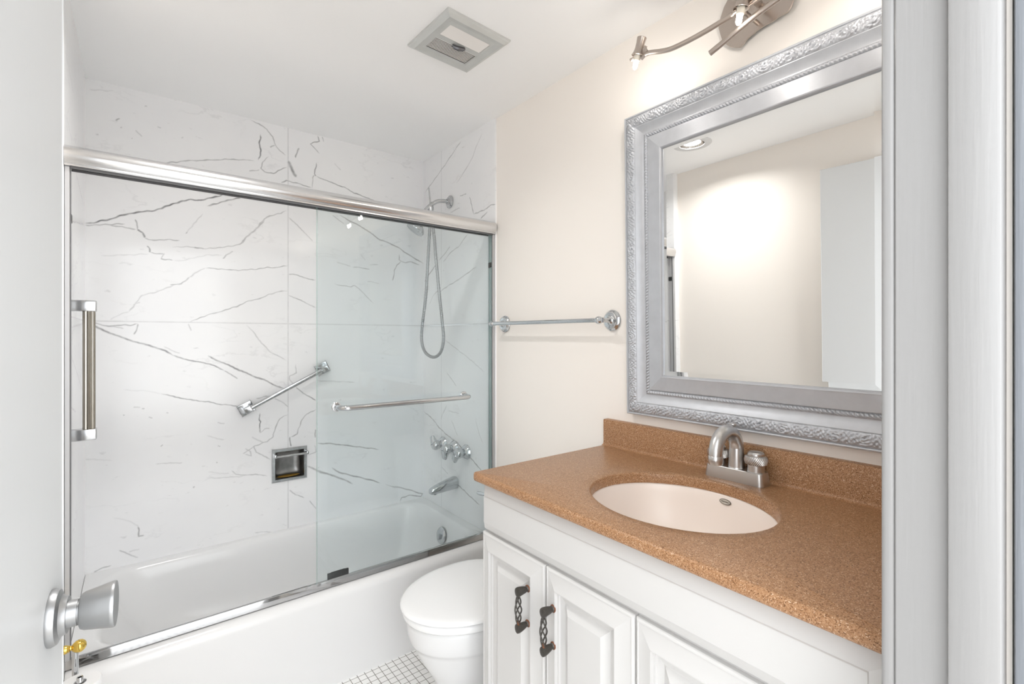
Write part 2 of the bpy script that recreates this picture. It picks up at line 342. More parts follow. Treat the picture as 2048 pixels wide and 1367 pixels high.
def panel(bm, fn, w_, h_, prof, mi=0):
    """mitred panel: prof = [(insets L, R, B, T), depth]; fn(a, b, d)->3D; closed at the back"""
    lps = []
    for (L_, R_, B_, T_), d in prof:
        lps.append([fn(L_, B_, d), fn(w_-R_, B_, d), fn(w_-R_, h_-T_, d), fn(L_, h_-T_, d)])
    rings(bm, lps, cap0=True, cap1=True, mi=mi); return bm
HOSE = [(2.308,1.968),(2.308,1.862),(2.324,1.731),(2.337,1.613),(2.351,1.511),(2.374,1.416),(2.395,1.336),(2.403,1.272),(2.386,1.223),(2.352,1.192),(2.294,1.174),(2.239,1.176),(2.192,1.2),(2.167,1.242),(2.161,1.288),(2.173,1.348),(2.188,1.424),(2.203,1.493),(2.223,1.602),(2.243,1.704),(2.258,1.799),(2.272,1.86)]
VEIN_BACK=[
(5.6,75,[-158,1728,-130,1730,-109,1741,-76,1755,-39,1777,3,1794,51,1808,86,1825,127,1850,160,1867,191,1878,227,1882,267,1902,307,1922,349,1941]),
(2.6,60,[-158,1721,-132,1721,-101,1729,-68,1735,-35,1740]),
(2.1,60,[-80,1730,-52,1727,-23,1727,3,1724]),
(2.7,65,[-1,1763,6,1747,7,1725]),
(5.5,80,[7,1725,24,1711,29,1691]),
(2.8,60,[29,1691,40,1686,77,1690,113,1695,148,1697]),
(3.8,65,[37,1659,46,1648,45,1633]),
(2.2,50,[45,1633,77,1632,95,1631,82,1612]),
(3.4,60,[82,1612,100,1609,123,1610]),
(1.6,30,[-107,1605,-52,1613,-1,1621,42,1626]),
(1.7,28,[123,1610,160,1611,198,1626,247,1642,312,1650]),
(2.4,50,[310,1633,330,1653,350,1671]),
(5.4,62,[249,1858,277,1873,312,1891,354,1912,386,1929]),
(1.7,40,[169,1726,184,1749,208,1784,234,1826]),
(3.4,60,[172,1729,175,1734]),
(3.0,45,[125,1665,165,1670,203,1671,247,1670,287,1680,333,1691,359,1701,391,1717,407,1743,440,1778,462,1818,490,1848,525,1865,554,1876,575,1895]),
(3.5,70,[203,1672,237,1670]),
(7.4,42,[386,1716,407,1743,440,1781,479,1833]),
(2.8,58,[118,1503,155,1512,184,1538]),
(1.7,40,[184,1538,217,1569,242,1585]),
(2.4,58,[242,1585,287,1587,333,1585,391,1589,440,1598,490,1610,536,1615,581,1627]),
(2.8,35,[-23,1386,-1,1415,20,1451,59,1467,104,1487,132,1505]),
(2.1,25,[-23,1386,-52,1370,-80,1351]),
(2.2,35,[-6,1414,16,1424]),
(2.4,62,[186,1344,227,1366,267,1385,317,1401,364,1421,418,1447,468,1464,502,1483,542,1499,581,1505]),
(3.3,42,[585,1862,626,1829,663,1795,700,1754]),
(2.6,60,[585,1588,620,1586,656,1574,713,1562]),
(2.6,55,[585,1484,620,1469,669,1446,716,1426]),
(2.9,58,[59,2003,123,2027,165,2042,208,2053,267,2068,317,2082,364,2093,440,2105]),
(3.1,55,[496,2139,474,2106,462,2073,479,2058,519,2061,548,2085,578,2104]),
(2.5,45,[415,2050,440,2059,457,2065]),
(5.3,75,[462,2233,458,2191,463,2154,455,2114]),
(3.8,48,[421,2290,455,2281,489,2263,517,2236,528,2200,546,2177,571,2160]),
(4.6,40,[524,2199,507,2183]),
(12.6,55,[583,2139,600,2108,611,2078,622,2065]),
(5.6,50,[634,2210,619,2159]),
(4.1,52,[722,2292,733,2267,687,2245,733,2206]),
(3.3,45,[745,2294,753,2272]),
(4.9,62,[718,2153,708,2099,714,2088]),
(4.2,62,[714,2088,781,2072,855,2058,915,2039,981,2027,1048,2011]),
(4.0,50,[553,2023,578,2040,634,2035,694,2027]),
(3.2,45,[708,2090,698,2076,698,2028]),
(3.3,32,[806,2173,839,2146]),
(2.7,60,[-130,1336,-113,1329,-84,1325,-56,1327,-18,1329,7,1334]),
(2.1,50,[-84,1325,-41,1315]),
(3.3,55,[9,1333,3,1312,-4,1293]),
(5.9,66,[-148,1332,-130,1323,-101,1308,-68,1291,-35,1275,-6,1262,24,1251,59,1237,95,1224,127,1204]),
(5.2,64,[127,1204,165,1185,193,1176,225,1171,247,1161,282,1148,317,1128]),
(3.6,58,[317,1128,343,1109,367,1091]),
(2.3,32,[95,1237,123,1221,150,1212]),
(6.1,66,[254,1197,282,1178,323,1156,370,1130,424,1103,479,1076,525,1050,569,1024]),
(3.5,68,[86,1038,123,1028,160,1013,203,1004,247,994,292,981,338,970,378,961]),
(1.6,20,[-39,1065,11,1059,59,1050,86,1038]),
(3.1,36,[405,1333,435,1303,468,1247,502,1212,536,1193,572,1166]),
(4.3,75,[460,919,457,894,462,881,456,854,462,827]),
(2.5,40,[462,827,479,843,502,844]),
(3.1,50,[443,994,468,995,485,1000,516,996]),
(3.2,45,[525,988,560,963,582,938]),
(3.1,52,[582,903,548,888,534,864,526,836,519,806,490,784,468,780,435,770,446,741,479,714,508,695]),
(2.5,42,[429,814,474,780]),
(2.4,45,[435,770,413,752,391,740]),
(2.4,42,[399,763,424,744,426,725,399,736]),
(2.6,45,[620,1142,623,1103,590,1092,590,1073,611,1049]),
(3.9,66,[620,1032,650,1004,688,981,716,958]),
(3.3,50,[716,913,669,898,647,871,635,830,626,802,595,793]),
(5.8,62,[590,793,592,771,598,747]),
(4.0,60,[713,814,710,775]),
(7.3,52,[669,639,719,607,765,586,804,562]),
(2.6,40,[710,735,716,701,678,693]),
(1.8,36,[247,654,317,644,397,636]),
(2.4,52,[346,672,359,654,397,639,440,637,490,619]),
(1.8,26,[252,682,338,658]),
(2.1,22,[-156,802,-76,787]),
(2.2,32,[68,747,160,737]),
(3.9,40,[590,534,620,505,656,484]),
(2.4,26,[247,841,317,814]),
(3.0,32,[289,900,320,888]),
(2.9,40,[179,1336,191,1307]),
(4.9,45,[20,985,29,982]),
(4.3,40,[-41,963,-37,962]),
(3.9,35,[42,945,53,940]),
(3.9,35,[104,959,112,955]),
(4.1,40,[289,794,300,788]),
(4.7,40,[284,718,288,717]),
(4.6,40,[198,620,202,625]),
(3.9,35,[86,817,92,822]),
(3.3,30,[-6,995,16,989]),
(4.4,52,[9,500,11,459,28,455]),
(2.7,48,[-56,415,-27,396,11,372]),
(3.2,55,[-129,351,-109,361,-77,365]),
(1.6,25,[11,500,-15,525,-73,552]),
(2.5,35,[440,367,508,352]),
(3.3,45,[682,465,717,411]),
(2.2,30,[11,404,-23,403]),
(5.7,60,[835,1911,875,1892,919,1878,965,1857,1019,1828,1050,1813,1082,1804,1106,1799,1164,1777,1189,1760,1232,1741,1284,1720,1313,1705]),
(3.6,36,[796,1905,821,1891,857,1867]),
(5.1,50,[1166,1740,1164,1712,1175,1704,1206,1701,1232,1709,1258,1702,1289,1695]),
(5.0,50,[1175,1704,1152,1682,1139,1652,1131,1616,1123,1593]),
(3.3,42,[901,1648,949,1647,993,1643]),
(2.5,30,[821,1665,890,1649]),
(3.0,30,[993,1666,1042,1673]),
(3.3,38,[803,1552,853,1544,893,1543,908,1552,934,1535,965,1511,988,1486,1011,1460]),
(3.0,28,[980,1579,1050,1570]),
(3.0,28,[946,1719,968,1691]),
(5.1,56,[721,743,788,732,871,711,957,690,1047,667]),
(6.0,56,[792,609,846,571,914,542,992,510,1051,484]),
(5.5,52,[1084,465,1179,429,1249,398,1310,370,1299,359,1229,380,1179,376,1169,355]),
(7.5,48,[721,605,805,565,901,506]),
(3.3,30,[721,1059,914,1039]),
(3.0,60,[-65,2154,-62,2156,-53,2163]),
(2.7,50,[-51,2129,-45,2132]),
(2.5,40,[72,2165,83,2162]),
(2.3,38,[-124,2080,-115,2082]),
(2.4,35,[30,2238,38,2240]),
(2.2,35,[153,2141,161,2144]),
(2.4,30,[-1,2134,23,2111]),
(2.4,35,[-14,2096,-10,2097]),
(2.3,22,[-144,2252,-109,2260,-68,2271])]
VEIN_RIGHT=[
(6.0,52,[2508,845,2412,819,2339,785,2252,754,2137,727,2045,690,1972,657,1903,625]),
(4.4,36,[2252,914,2286,871,2312,824]),
(4.9,56,[2169,523,2090,501,2015,483,1937,465]),
(3.5,42,[2303,570,2235,546]),
(4.3,36,[2252,1092,2153,1022]),
(3.4,30,[2202,839,2137,764]),
(3.1,32,[1972,871,1944,812,1910,771]),
(3.4,30,[2235,886,2121,885]),
(4.7,44,[2330,1703,2213,1758]),
(3.8,42,[2290,1686,2198,1733,2125,1746,2042,1800]),
(6.6,52,[2501,1601,2371,1680]),
(3.8,48,[2330,1522,2275,1542,2154,1570,2055,1599,1963,1625]),
(3.3,30,[2439,1463,2405,1510,2322,1545]),
(3.0,36,[2275,1264,2154,1219,2042,1177,1900,1112]),
(3.5,52,[2500,2114,2389,2156,2282,2203,2181,2251,2102,2285]),
(4.0,30,[2149,2078,2071,2124,1997,2168,1968,2215,1913,2260]),
(4.0,50,[2026,1983,1997,1912,1990,1887]),
(3.4,36,[2214,1940,2117,1945]),
(4.6,52,[1990,1887,1899,1888,1846,1900,1805,1898]),
(4.6,52,[1926,1850,1872,1875]),
(4.1,40,[2117,2007,2056,2002])]
VEIN_LEFT=[
(0.9,42,[1835,2085,1890,2081,1990,2069,2067,2055]),
(0.9,42,[1826,1931,1862,1911,1949,1903,2023,1889]),
(0.8,36,[1818,1903,1909,1879]),
(2.3,36,[2159,1828,2412,1785]),
(2.8,32,[1955,1628,2449,1711]),
(1.6,36,[1960,1236,2100,1190,2407,1075]),
(1.8,36,[1943,1077,2139,1033]),
(1.6,30,[1960,1310,2407,1331])]
# ------------------------------------------------------------------ the room shell
XR, XRP = 1.316, 1.322          # right: tile face, painted face
XL, XLP = -0.156, -0.200        # left: tile face, painted face
YB, YT = 2.514, 1.806           # back tile face, front edge of the tiled walls
CEIL = 2.296
YF = 0.155                      # inner face of the door wall

def marble_wall(name, axis, plane, a0, a1, z0, z1, veins, joints, step, hole=None, edge=None):
    """a fine grid whose 'vein' attribute holds the stone's own veining; axis 'x': runs along x at y=plane, 'y': along y at x=plane"""
    na = int(round((a1-a0)/step)) + 1; nz = int(round((z1-z0)/step)) + 1
    A, Zz = np.meshgrid(np.linspace(a0, a1, na), np.linspace(z0, z1, nz), indexing='xy')
    A = A.ravel(); Zz = Zz.ravel()
    rng = np.random.default_rng(7)
    # gentle warp so that drawn veins wander like stone
    def wob(p, q, s): return (np.sin(p*61+s)+np.sin(q*83+2.1*s)+np.sin((p+q)*147+s*.7)*.7+np.sin((p-q)*231+s)*.5)*0.0011
    Aw = A + wob(A, Zz, 1.3); Zw = Zz + wob(Zz, A, 4.1)
    val = np.zeros_like(A)
    for lst, warp in ((veins, True), (joints, False)):
        for wmm, st, q in lst:
            pts = np.array(q, float).reshape(-1, 2)/1000
            hw0 = wmm/1000*0.80; hw = max(hw0, 0.0033); s_ = min(.95, st/100*1.12)*min(1, (hw0/hw))**0.6
            ga, gz = (Aw, Zw) if warp else (A, Zz)
            nseg = len(pts)-1
            for i in range(nseg):
                p, q2 = pts[i], pts[i+1]; d = q2-p; L2 = max(1e-9, (d*d).sum())
                lo = np.minimum(p, q2)-hw-.006; hi = np.maximum(p, q2)+hw+.006
                ix = np.nonzero((ga > lo[0]) & (ga < hi[0]) & (gz > lo[1]) & (gz < hi[1]))[0]
                if not len(ix): continue
                x = ga[ix]-p[0]; z = gz[ix]-p[1]
                t = np.clip((x*d[0]+z*d[1])/L2, 0, 1)
                dist = np.hypot(x-t*d[0], z-t*d[1])
                taper = 1.0
                if warp:
                    u = (i+t)/nseg; taper = np.clip(np.minimum(u, 1-u)*8+.45, .45, 1)
                v = s_*taper*np.clip(1.25*(1-dist/(hw*taper if warp else hw)), 0, 1)
                val[ix] = np.maximum(val[ix], v)
    n = na*nz
    co = np.empty((n, 3), np.float32)
    if axis == 'x': co[:, 0] = A; co[:, 1] = plane; co[:, 2] = Zz
    else: co[:, 0] = plane; co[:, 1] = A; co[:, 2] = Zz
    i = np.arange(na-1)[None, :] + np.arange(nz-1)[:, None]*na; i = i.ravel()
    F = np.stack([i, i+1, i+1+na, i+na], 1)
    if hole:
        ca = (A[F[:, 0]]+A[F[:, 2]])/2; cz = (Zz[F[:, 0]]+Zz[F[:, 2]])/2
        F = F[~((ca > hole[0]) & (ca < hole[1]) & (cz > hole[2]) & (cz < hole[3]))]
    if edge is not None:        # the slab's visible front edge, going back to the painted wall
        k = np.arange(nz)*na     # column a = a0
        ex = co[k].copy(); ex[:, 0] = edge
        co = np.concatenate([co, ex]); val = np.concatenate([val, np.zeros(nz)])
        j = np.arange(nz-1); F = np.concatenate([F, np.stack([k[j], k[j+1], n+j+1, n+j], 1)])
    me = bpy.data.meshes.new(name)
    me.vertices.add(len(co)); me.vertices.foreach_set('co', co.ravel())
    me.loops.add(len(F)*4); me.loops.foreach_set('vertex_index', F.ravel().astype(np.int32))
    me.polygons.add(len(F)); me.polygons.foreach_set('loop_start', (np.arange(len(F))*4).astype(np.int32))
    me.update(calc_edges=True)
    at = me.attributes.new('vein', 'FLOAT', 'POINT'); at.data.foreach_set('value', val.astype(np.float32))
    me.materials.append(M['marble']); me.validate()
    o = bpy.data.objects.new(name, me); COL.objects.link(o); return struct(o)

J = lambda *q: (2.2, 34, [int(round(v*1000)) for v in q])
SOAP = (0.522, 0.660, 0.592, 0.730)
marble_wall('wall_back', 'x', YB, XL, XR, 0.335, CEIL, VEIN_BACK, [J(.5835, .3, .5835, 2.3), J(XL, 1.3445, XR, 1.3445)], 0.0023, hole=SOAP)
marble_wall('wall_tub_right', 'y', XR, YT, YB, 0.335, CEIL, VEIN_RIGHT, [J(2.308, .3, 2.308, 2.3), J(YT, 1.3445, YB, 1.3445)], 0.0023, edge=XRP+.004)
marble_wall('wall_tub_left', 'y', XL, YT, YB, 0.335, CEIL, VEIN_LEFT, [J(YT, 1.3445, YB, 1.3445)], 0.0035, edge=XLP-.004)

def wbox(name, m, *b):
    bm = new(); box(bm, *b); return struct(obj(name, bm, m, smooth=False))
wbox('floor', M['mosaic'], XLP-.1, XRP+.1, -0.02, 2.7, -0.05, 0.0)
wbox('wall_right', M['cream'], XRP, XRP+.1, 0.02, 2.7, 0.0, CEIL)
wbox('wall_left', M['cream'], XLP-.1, XLP, 0.02, 2.7, 0.0, CEIL)
wbox('wall_behind_tub', M['cream'], XLP, XRP, 2.60, 2.70, 0.0, CEIL)
wbox('floor_hall', M['hall_floor'], -3.0, 3.0, -4.0, -0.02, -0.05, -0.001)
JX, JL = 0.650, -0.188          # right and left faces of the door opening
bm = new()
box(bm, JX+.02, XRP, 0.068, YF, 0, CEIL)
box(bm, XLP, JX+.02, 0.068, YF, 2.11, CEIL)
struct(obj('wall_front', bm, M['cream'], smooth=False))

# ceiling with a round hole for the recessed lamp
LX, LY, LR = 0.205, 1.452, 0.066
bm = new()
n = 48
sq = []
for k in range(n):
    a = 2*PI*k/n + PI/4; c_, s_ = math.cos(a), math.sin(a); q = 0.12/max(abs(c_), abs(s_)); sq.append((LX+c_*q, LY+s_*q))
cir = [(LX+LR*math.cos(2*PI*k/n+PI/4), LY+LR*math.sin(2*PI*k/n+PI/4)) for k in range(n)]
rings(bm, [[(a, b, CEIL) for a, b in sq], [(a, b, CEIL) for a, b in cir]])
x0, x1, y0, y1 = XLP-.1, XRP+.1, 0.02, 2.7
for q in ((x0, LX-.12, y0, y1), (LX+.12, x1, y0, y1), (LX-.12, LX+.12, y0, LY-.12), (LX-.12, LX+.12, LY+.12, y1)):
    bm.faces.new([bm.verts.new((q[i], q[j], CEIL)) for i, j in ((0, 2), (0, 3), (1, 3), (1, 2))])
struct(obj('ceiling', bm, M['ceiling'], smooth=False))

# door frame: jambs, stop, inner casing, outer casing, head
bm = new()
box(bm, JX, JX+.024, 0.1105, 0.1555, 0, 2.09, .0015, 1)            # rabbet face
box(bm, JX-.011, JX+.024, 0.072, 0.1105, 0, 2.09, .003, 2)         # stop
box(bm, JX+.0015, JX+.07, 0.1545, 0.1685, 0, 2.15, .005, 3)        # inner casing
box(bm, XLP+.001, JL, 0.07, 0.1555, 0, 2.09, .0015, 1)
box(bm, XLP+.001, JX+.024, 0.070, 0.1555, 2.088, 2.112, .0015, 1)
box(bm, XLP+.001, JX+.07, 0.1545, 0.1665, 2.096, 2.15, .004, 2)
struct(obj('trim_1', bm, M['trim_shaded_paint'], ang=40))

bm = new(); box(bm, JX+.006, JX+.075, 0.048, 0.066, 0, 2.15, .004, 2)          # hall-side casing, dimness of the hall painted into its colour
struct(obj('trim_2', bm, M['hall_trim_shaded'], ang=40))

# ------------------------------------------------------------------ the open door with its knob
HP = Vector((-0.150, 0.160, 0)); FP = Vector((-0.0832, 0.935, 0))
dd = (FP - HP).normalized(); nn = Vector((dd.y, -dd.x, 0))         # nn: out of the visible face
dw = (FP - HP).length
bm = new()
obox(bm, HP + dd*dw/2 - nn*0.0175 + Vector((0, 0, 1.042)), dd, nn, (0, 0, 1), dw/2, 0.0175, 1.024, .002, 2)
door = struct(obj('door_1', bm, M['door_paint'], org=HP))
door['label'] = 'white door standing open against the left wall'
kc = HP + dd*(dw-0.0615) + Vector((0, 0, 0.913))
bm = new()
lathe(bm, kc, nn, [(0, .0352), (.003, .0358), (.0085, .0335), (.011, .028), (.0112, .0265), (.014, .0245), (.0175, .0230)], 48)
kb = obj('door_knob', bm, M['satin'], door, label='satin steel round door knob')
bm = new(); lathe(bm, kc, nn, [(.016, .0172), (.0275, .0165), (.0275, .0145), (.031, .0145)], 32); obj('neck', bm, M['satin'], kb)
bm = new()
lathe(bm, kc, nn, [(.0295, .012), (.0298, .0190), (.0310, .0222), (.0345, .0240), (.050, .0270), (.0625, .0296), (.0655, .0300), (.0672, .0292), (.0676, .0262), (.0660, .016), (.0655, .0)], 56)
obj('grip', bm, M['satin'], kb)

# ------------------------------------------------------------------ bathtub
tub = thing('bathtub', 'white alcove bathtub with a plain rounded apron behind the glass doors', 'bathtub', (0.58, 2.15, 0))
bm = new()
ox0, ox1, oy0, oy1 = XL+.001, XR-.001, 1.790, YB-.001
L = []
sub = 10
L.append(rr(ox0, ox1, oy0+.006, oy1, .004, 0.0, 8, sub)); L.append(rr(ox0, ox1, oy0+.003, oy1, .004, 0.18, 8, sub)); L.append(rr(ox0, ox1, oy0, oy1, .004, 0.316, 8, sub))
for k in range(1, 9):
    a = PI/2*k/8; L.append(rr(ox0, ox1, oy0+.034*(1-math.cos(a)), oy1, .004, .316+.034*math.sin(a), 8, sub))
def bas(l_, r_, f_, b_, rad, z): return rr(ox0+l_, ox1-r_, oy0+f_, oy1-b_, rad, z, 8, sub)
L += [bas(.050, .045, .078, .030, .09, .350), bas(.056, .050, .086, .036, .10, .3485), bas(.063, .055, .093, .043, .105, .343), bas(.070, .060, .100, .050, .11, .330),
      bas(.090, .068, .110, .058, .115, .29), bas(.130, .080, .122, .070, .12, .22), bas(.180, .095, .136, .084, .125, .15), bas(.225, .115, .152, .100, .125, .105),
      bas(.262, .140, .172, .120, .12, .080), bas(.310, .180, .205, .150, .11, .067), bas(.38, .25, .25, .2, .08, .063)]
rings(bm, L, cap0=False, cap1=True)
obj('tub_body', bm, M['porcelain'], tub, ang=60)
oc = Vector((1.2365, 2.165, 0.262))
bm = new(); lathe(bm, oc, (-1, 0, .18), [(0, .040), (.004, .041), (.009, .037), (.012, .028), (.0125, .0)], 40)
op = obj('overflow_plate', bm, M['chrome'], tub, label='round chrome overflow plate')
bm = new(); obox(bm, oc + Vector((-.019, -.006, .0)), (1, 0, 0), (0, 1, 0), (0, 0, 1), .012, .005, .014, .003); obj('trip_lever', bm, M['chrome'], op)

# ------------------------------------------------------------------ sliding glass enclosure
enc = thing('shower_enclosure', 'sliding frameless glass shower doors under a shiny rounded header rail on the tub rim', 'shower door', (0.58, 1.83, 0.35))
HZ0, HZ1 = 1.757, 1.816
bm = new()
prof = [(1.846, HZ0+.006), (1.846, HZ1-.004), (1.842, HZ1), (1.826, HZ1+.001)]
for k in range(0, 11):
    a = PI/2 - k/10*(PI*0.80); prof.append((1.820 - .0265*math.cos(a), HZ1-.0285 + .0285*math.sin(a)))
prof += [(1.8045, HZ0+.007), (1.802, HZ0+.004), (1.802, HZ0), (1.808, HZ0), (1.810, HZ0+.010), (1.842, HZ0+.010), (1.843, HZ0)]
prof = prof[::-1]
prism(bm, prof, lambda a, b, t: Vector((t, a, b)), XL+.0005, XR-.0005)
obj('header_rail', bm, M['aluminium'], enc, ang=25)
bm = new(); box(bm, XL+.0125, XR-.0125, 1.8095, 1.8145, HZ0-.0050, HZ0+.012); box(bm, XL+.0125, XR-.0125, 1.845, 1.849, HZ0-.0050, HZ0+.012)
obj('header_channel', bm, M['seal'], enc, smooth=False, label='dark underside of the header rail')
bm = new()
tp = [(1.8235, .3500), (1.8195, .3535), (1.8203, .3760), (1.8212, .3790), (1.8240, .3805), (1.827, .3795), (1.829, .366), (1.845, .362), (1.847, .3705), (1.850, .3705), (1.853, .3500)]
prism(bm, tp, lambda a, b, t: Vector((t, a, b)), XL+.0005, XR-.0005)
obj('sill_track', bm, M['track'], enc, ang=30)
for sgn, xw in ((1, XL), (-1, XR)):
    bm = new()
    xa = xw + sgn*.0005; xb = xw + sgn*.0115
    box(bm, min(xa, xb), max(xa, xb), 1.812, 1.816, .381, HZ0, .0008, 1)
    box(bm, min(xa, xb), max(xa, xb), 1.846, 1.850, .381, HZ0, .0008, 1)
    box(bm, min(xa, xw+sgn*.004), max(xa, xw+sgn*.004), 1.815, 1.847, .381, HZ0)
    jb = obj('wall_jamb', bm, M['jamb'], enc)
    bm = new(); xs = xw + sgn*.0118; xe = xw + sgn*.0142; box(bm, min(xs, xe), max(xs, xe), 1.8145, 1.8195, .382, HZ0-.002); obj('seal_strip', bm, M['seal'], jb, label='dark seal strip')
    bm = new(); xc = xw + sgn*.0045
    box(bm, min(xc, xw+sgn*.0145), max(xc, xw+sgn*.0145), 1.818, 1.844, 1.603, 1.628, .002); obj('bumper', bm, M['black'], jb, label='black rubber bumper')
def glass_panel(x0_, x1_, y_, name):
    bm = new(); box(bm, x0_, x1_, y_-.003, y_+.003, .372, HZ0+.012)
    for f in bm.faces: f.material_index = 0 if abs(f.normal.y) > .5 else 1
    return obj(name, bm, [M['glass'], M['glass_edge']], enc, smooth=False)
gp = glass_panel(0.5195, 1.3020, 1.8225, 'glass_panel')
gp2 = glass_panel(0.5275, 1.3040, 1.8385, 'glass_panel')
bm = new()
hz, hy, ha, hb = 1.0205, 1.756, 0.590, 1.150
cr_ = .030
pts = [Vector((ha, 1.8195, hz)), Vector((ha, hy+cr_, hz))] + [Vector((ha+cr_-cr_*math.cos(PI/2*k/6), hy+cr_-cr_*math.sin(PI/2*k/6), hz)) for k in range(1, 7)]
pts += [Vector((hb-cr_+cr_*math.sin(PI/2*k/6), hy+cr_-cr_*math.cos(PI/2*k/6), hz)) for k in range(0, 7)] + [Vector((hb, 1.8195, hz))]
tube(bm, pts, .0098, 16)
hd = obj('towel_handle', bm, M['chrome'], gp, ang=60, label='horizontal chrome bar handle')
for hx in (ha, hb):
    bm = new(); lathe(bm, (hx, 1.8203, hz), (0, -1, 0), [(0, .018), (.003, .018), (.005, .016), (.006, .012)], 28); obj('washer', bm, M['chrome'], gp)
bm = new(); box(bm, .562, .640, 1.8275, 1.8355, .3625, .400, .0015); box(bm, .575, .627, 1.832, 1.834, .380, .4015, .0005, 1)
obj('door_guide', bm, M['black'], enc, label='black plastic bottom guide')

# ------------------------------------------------------------------ shower head with hose
sh = thing('hand_shower', 'chrome shower head and hand-shower hose on the right tile wall', 'shower head', (XR, 2.215, 1.995))
bm = new(); fc = Vector((XR, 2.215, 1.996))
lathe(bm, fc, (-1, 0, 0), [(0, .033), (.004, .0335), (.006, .030), (.010, .026), (.012, .016), (.022, .014)], 36); obj('flange', bm, M['worn_chrome'], sh)
bm = new()
arm = smooth_path([(XR-.005, 2.215, 1.996), (1.275, 2.219, 1.995), (1.245, 2.225, 1.989), (1.218, 2.232, 1.972), (1.195, 2.237, 1.950), (1.176, 2.241, 1.922), (1.166, 2.243, 1.888)], 8)
tube(bm, arm, .0105, 16); obj('arm', bm, M['worn_chrome'], sh, ang=60)
hdn = Vector((-.548, .111, -.83)).normalized()
bm = new(); hp = Vector((1.166, 2.243, 1.884))
lathe(bm, hp, hdn, [(-.004, .012), (.010, .015), (.020, .014), (.028, .021), (.042, .036), (.056, .0465), (.064, .0485), (.070, .047), (.071, .041), (.0725, .0)], 40); obj('spray_head', bm, M['chrome'], sh)
bm = new(); bk = Vector((1.210, 2.235, 1.966))
tube(bm, [bk, bk+Vector((-.002, .001, .025)), bk+Vector((-.006, .002, .065)), bk+Vector((-.009, .003, .090))], [.005, .005, .0042, .0036], 10); obj('hook', bm, M['worn_chrome'], sh)
bm = new(); lathe(bm, bk+Vector((0, 0, -.014)), (0.1, -.1, -1), [(-.008, .016), (.012, .016), (.018, .012), (.03, .011)], 24); obj('diverter', bm, M['worn_chrome'], sh)
bm = new()
hpts = []
for u_, v_ in HOSE:
    hk_ = 1.210/1.245; hpts.append((1.210, u_*hk_, EYE + (v_-EYE)*hk_))
tube(bm, smooth_path(hpts, 26), [.0070 + (.0013 if k % 4 < 2 else 0) for k in range(26*(len(hpts)-1)+1)], 10); obj('hose', bm, M['hose_metal'], sh, ang=80, label='ribbed chrome hand-shower hose hanging in a loop')

# ------------------------------------------------------------------ tub faucet: three handles and a spout on the right tile wall
def tub_handle(y, z, ang, label):
    t = thing('tub_faucet_handle', label, 'faucet handle', (XR, y, z), 'chrome faucet handles over the tub')
    bm = new(); lathe(bm, (XR, y, z), (-1, 0, 0), [(0, .038), (.003, .0385), (.010, .034), (.020, .027), (.024, .020)], 36); obj('escutcheon', bm, M['chrome'], t)
    bm = new(); lathe(bm, (XR, y, z), (-1, 0, 0), [(.020, .015), (.026, .019), (.034, .025), (.050, .0275), (.062, .024), (.069, .016), (.071, 0)], 32)
    d_ = Vector((0, math.cos(R(ang)), math.sin(R(ang))))
    e_ = Vector((1, 0, 0)).cross(d_)
    c0 = Vector((XR-.050, y, z)); lps = []
    for t_, wy, wx in ((.006, .021, .024), (.020, .019, .020), (.034, .0185, .015), (.046, .019, .011), (.051, .015, .007)):
        lps.append([c0 + Vector((-.008*(t_/.05), 0, 0)) + d_*t_ + e_*(wy*math.cos(2*PI*k/16)) + Vector((1, 0, 0))*(wx*math.sin(2*PI*k/16)) for k in range(16)])
    rings(bm, lps, cap0=True, cap1=True); obj('lever', bm, M['chrome'], t)
    return t
tub_handle(2.285, .700, 60, 'chrome lever handle over the tub, nearest the back wall and turned up')
tub_handle(2.170, .699, -85, 'middle chrome lever handle over the tub, pointing straight down')
tub_handle(2.052, .700, -55, 'chrome lever handle over the tub, nearest the glass doors')
sp = thing('tub_spout', 'chrome wedge-shaped tub spout low on the right tile wall', 'tub spout', (XR, 2.16, .515))
bm = new(); lps = []
for t_, wy, zt, zb in ((0, .031, .552, .492), (.012, .030, .551, .491), (.05, .028, .543, .489), (.09, .025, .533, .487), (.125, .021, .523, .486), (.145, .018, .515, .486), (.150, .013, .510, .489)):
    zc, hz_ = (zt+zb)/2, (zt-zb)/2; x_ = XR - t_
    lps.append([Vector((x_, 2.16 + wy*(abs(math.cos(a))**.6)*(1 if math.cos(a) >= 0 else -1), zc + hz_*(abs(math.sin(a))**.6)*(1 if math.sin(a) >= 0 else -1))) for a in [2*PI*k/24 for k in range(24)]])
rings(bm, lps, cap0=True, cap1=True); obj('spout_body', bm, M['chrome'], sp, ang=45)
bm = new(); lathe(bm, (XR-.122, 2.16, .489), (0, 0, -1), [(0, .013), (.006, .013), (.0075, .010)], 20); obj('outlet', bm, M['chrome'], sp)

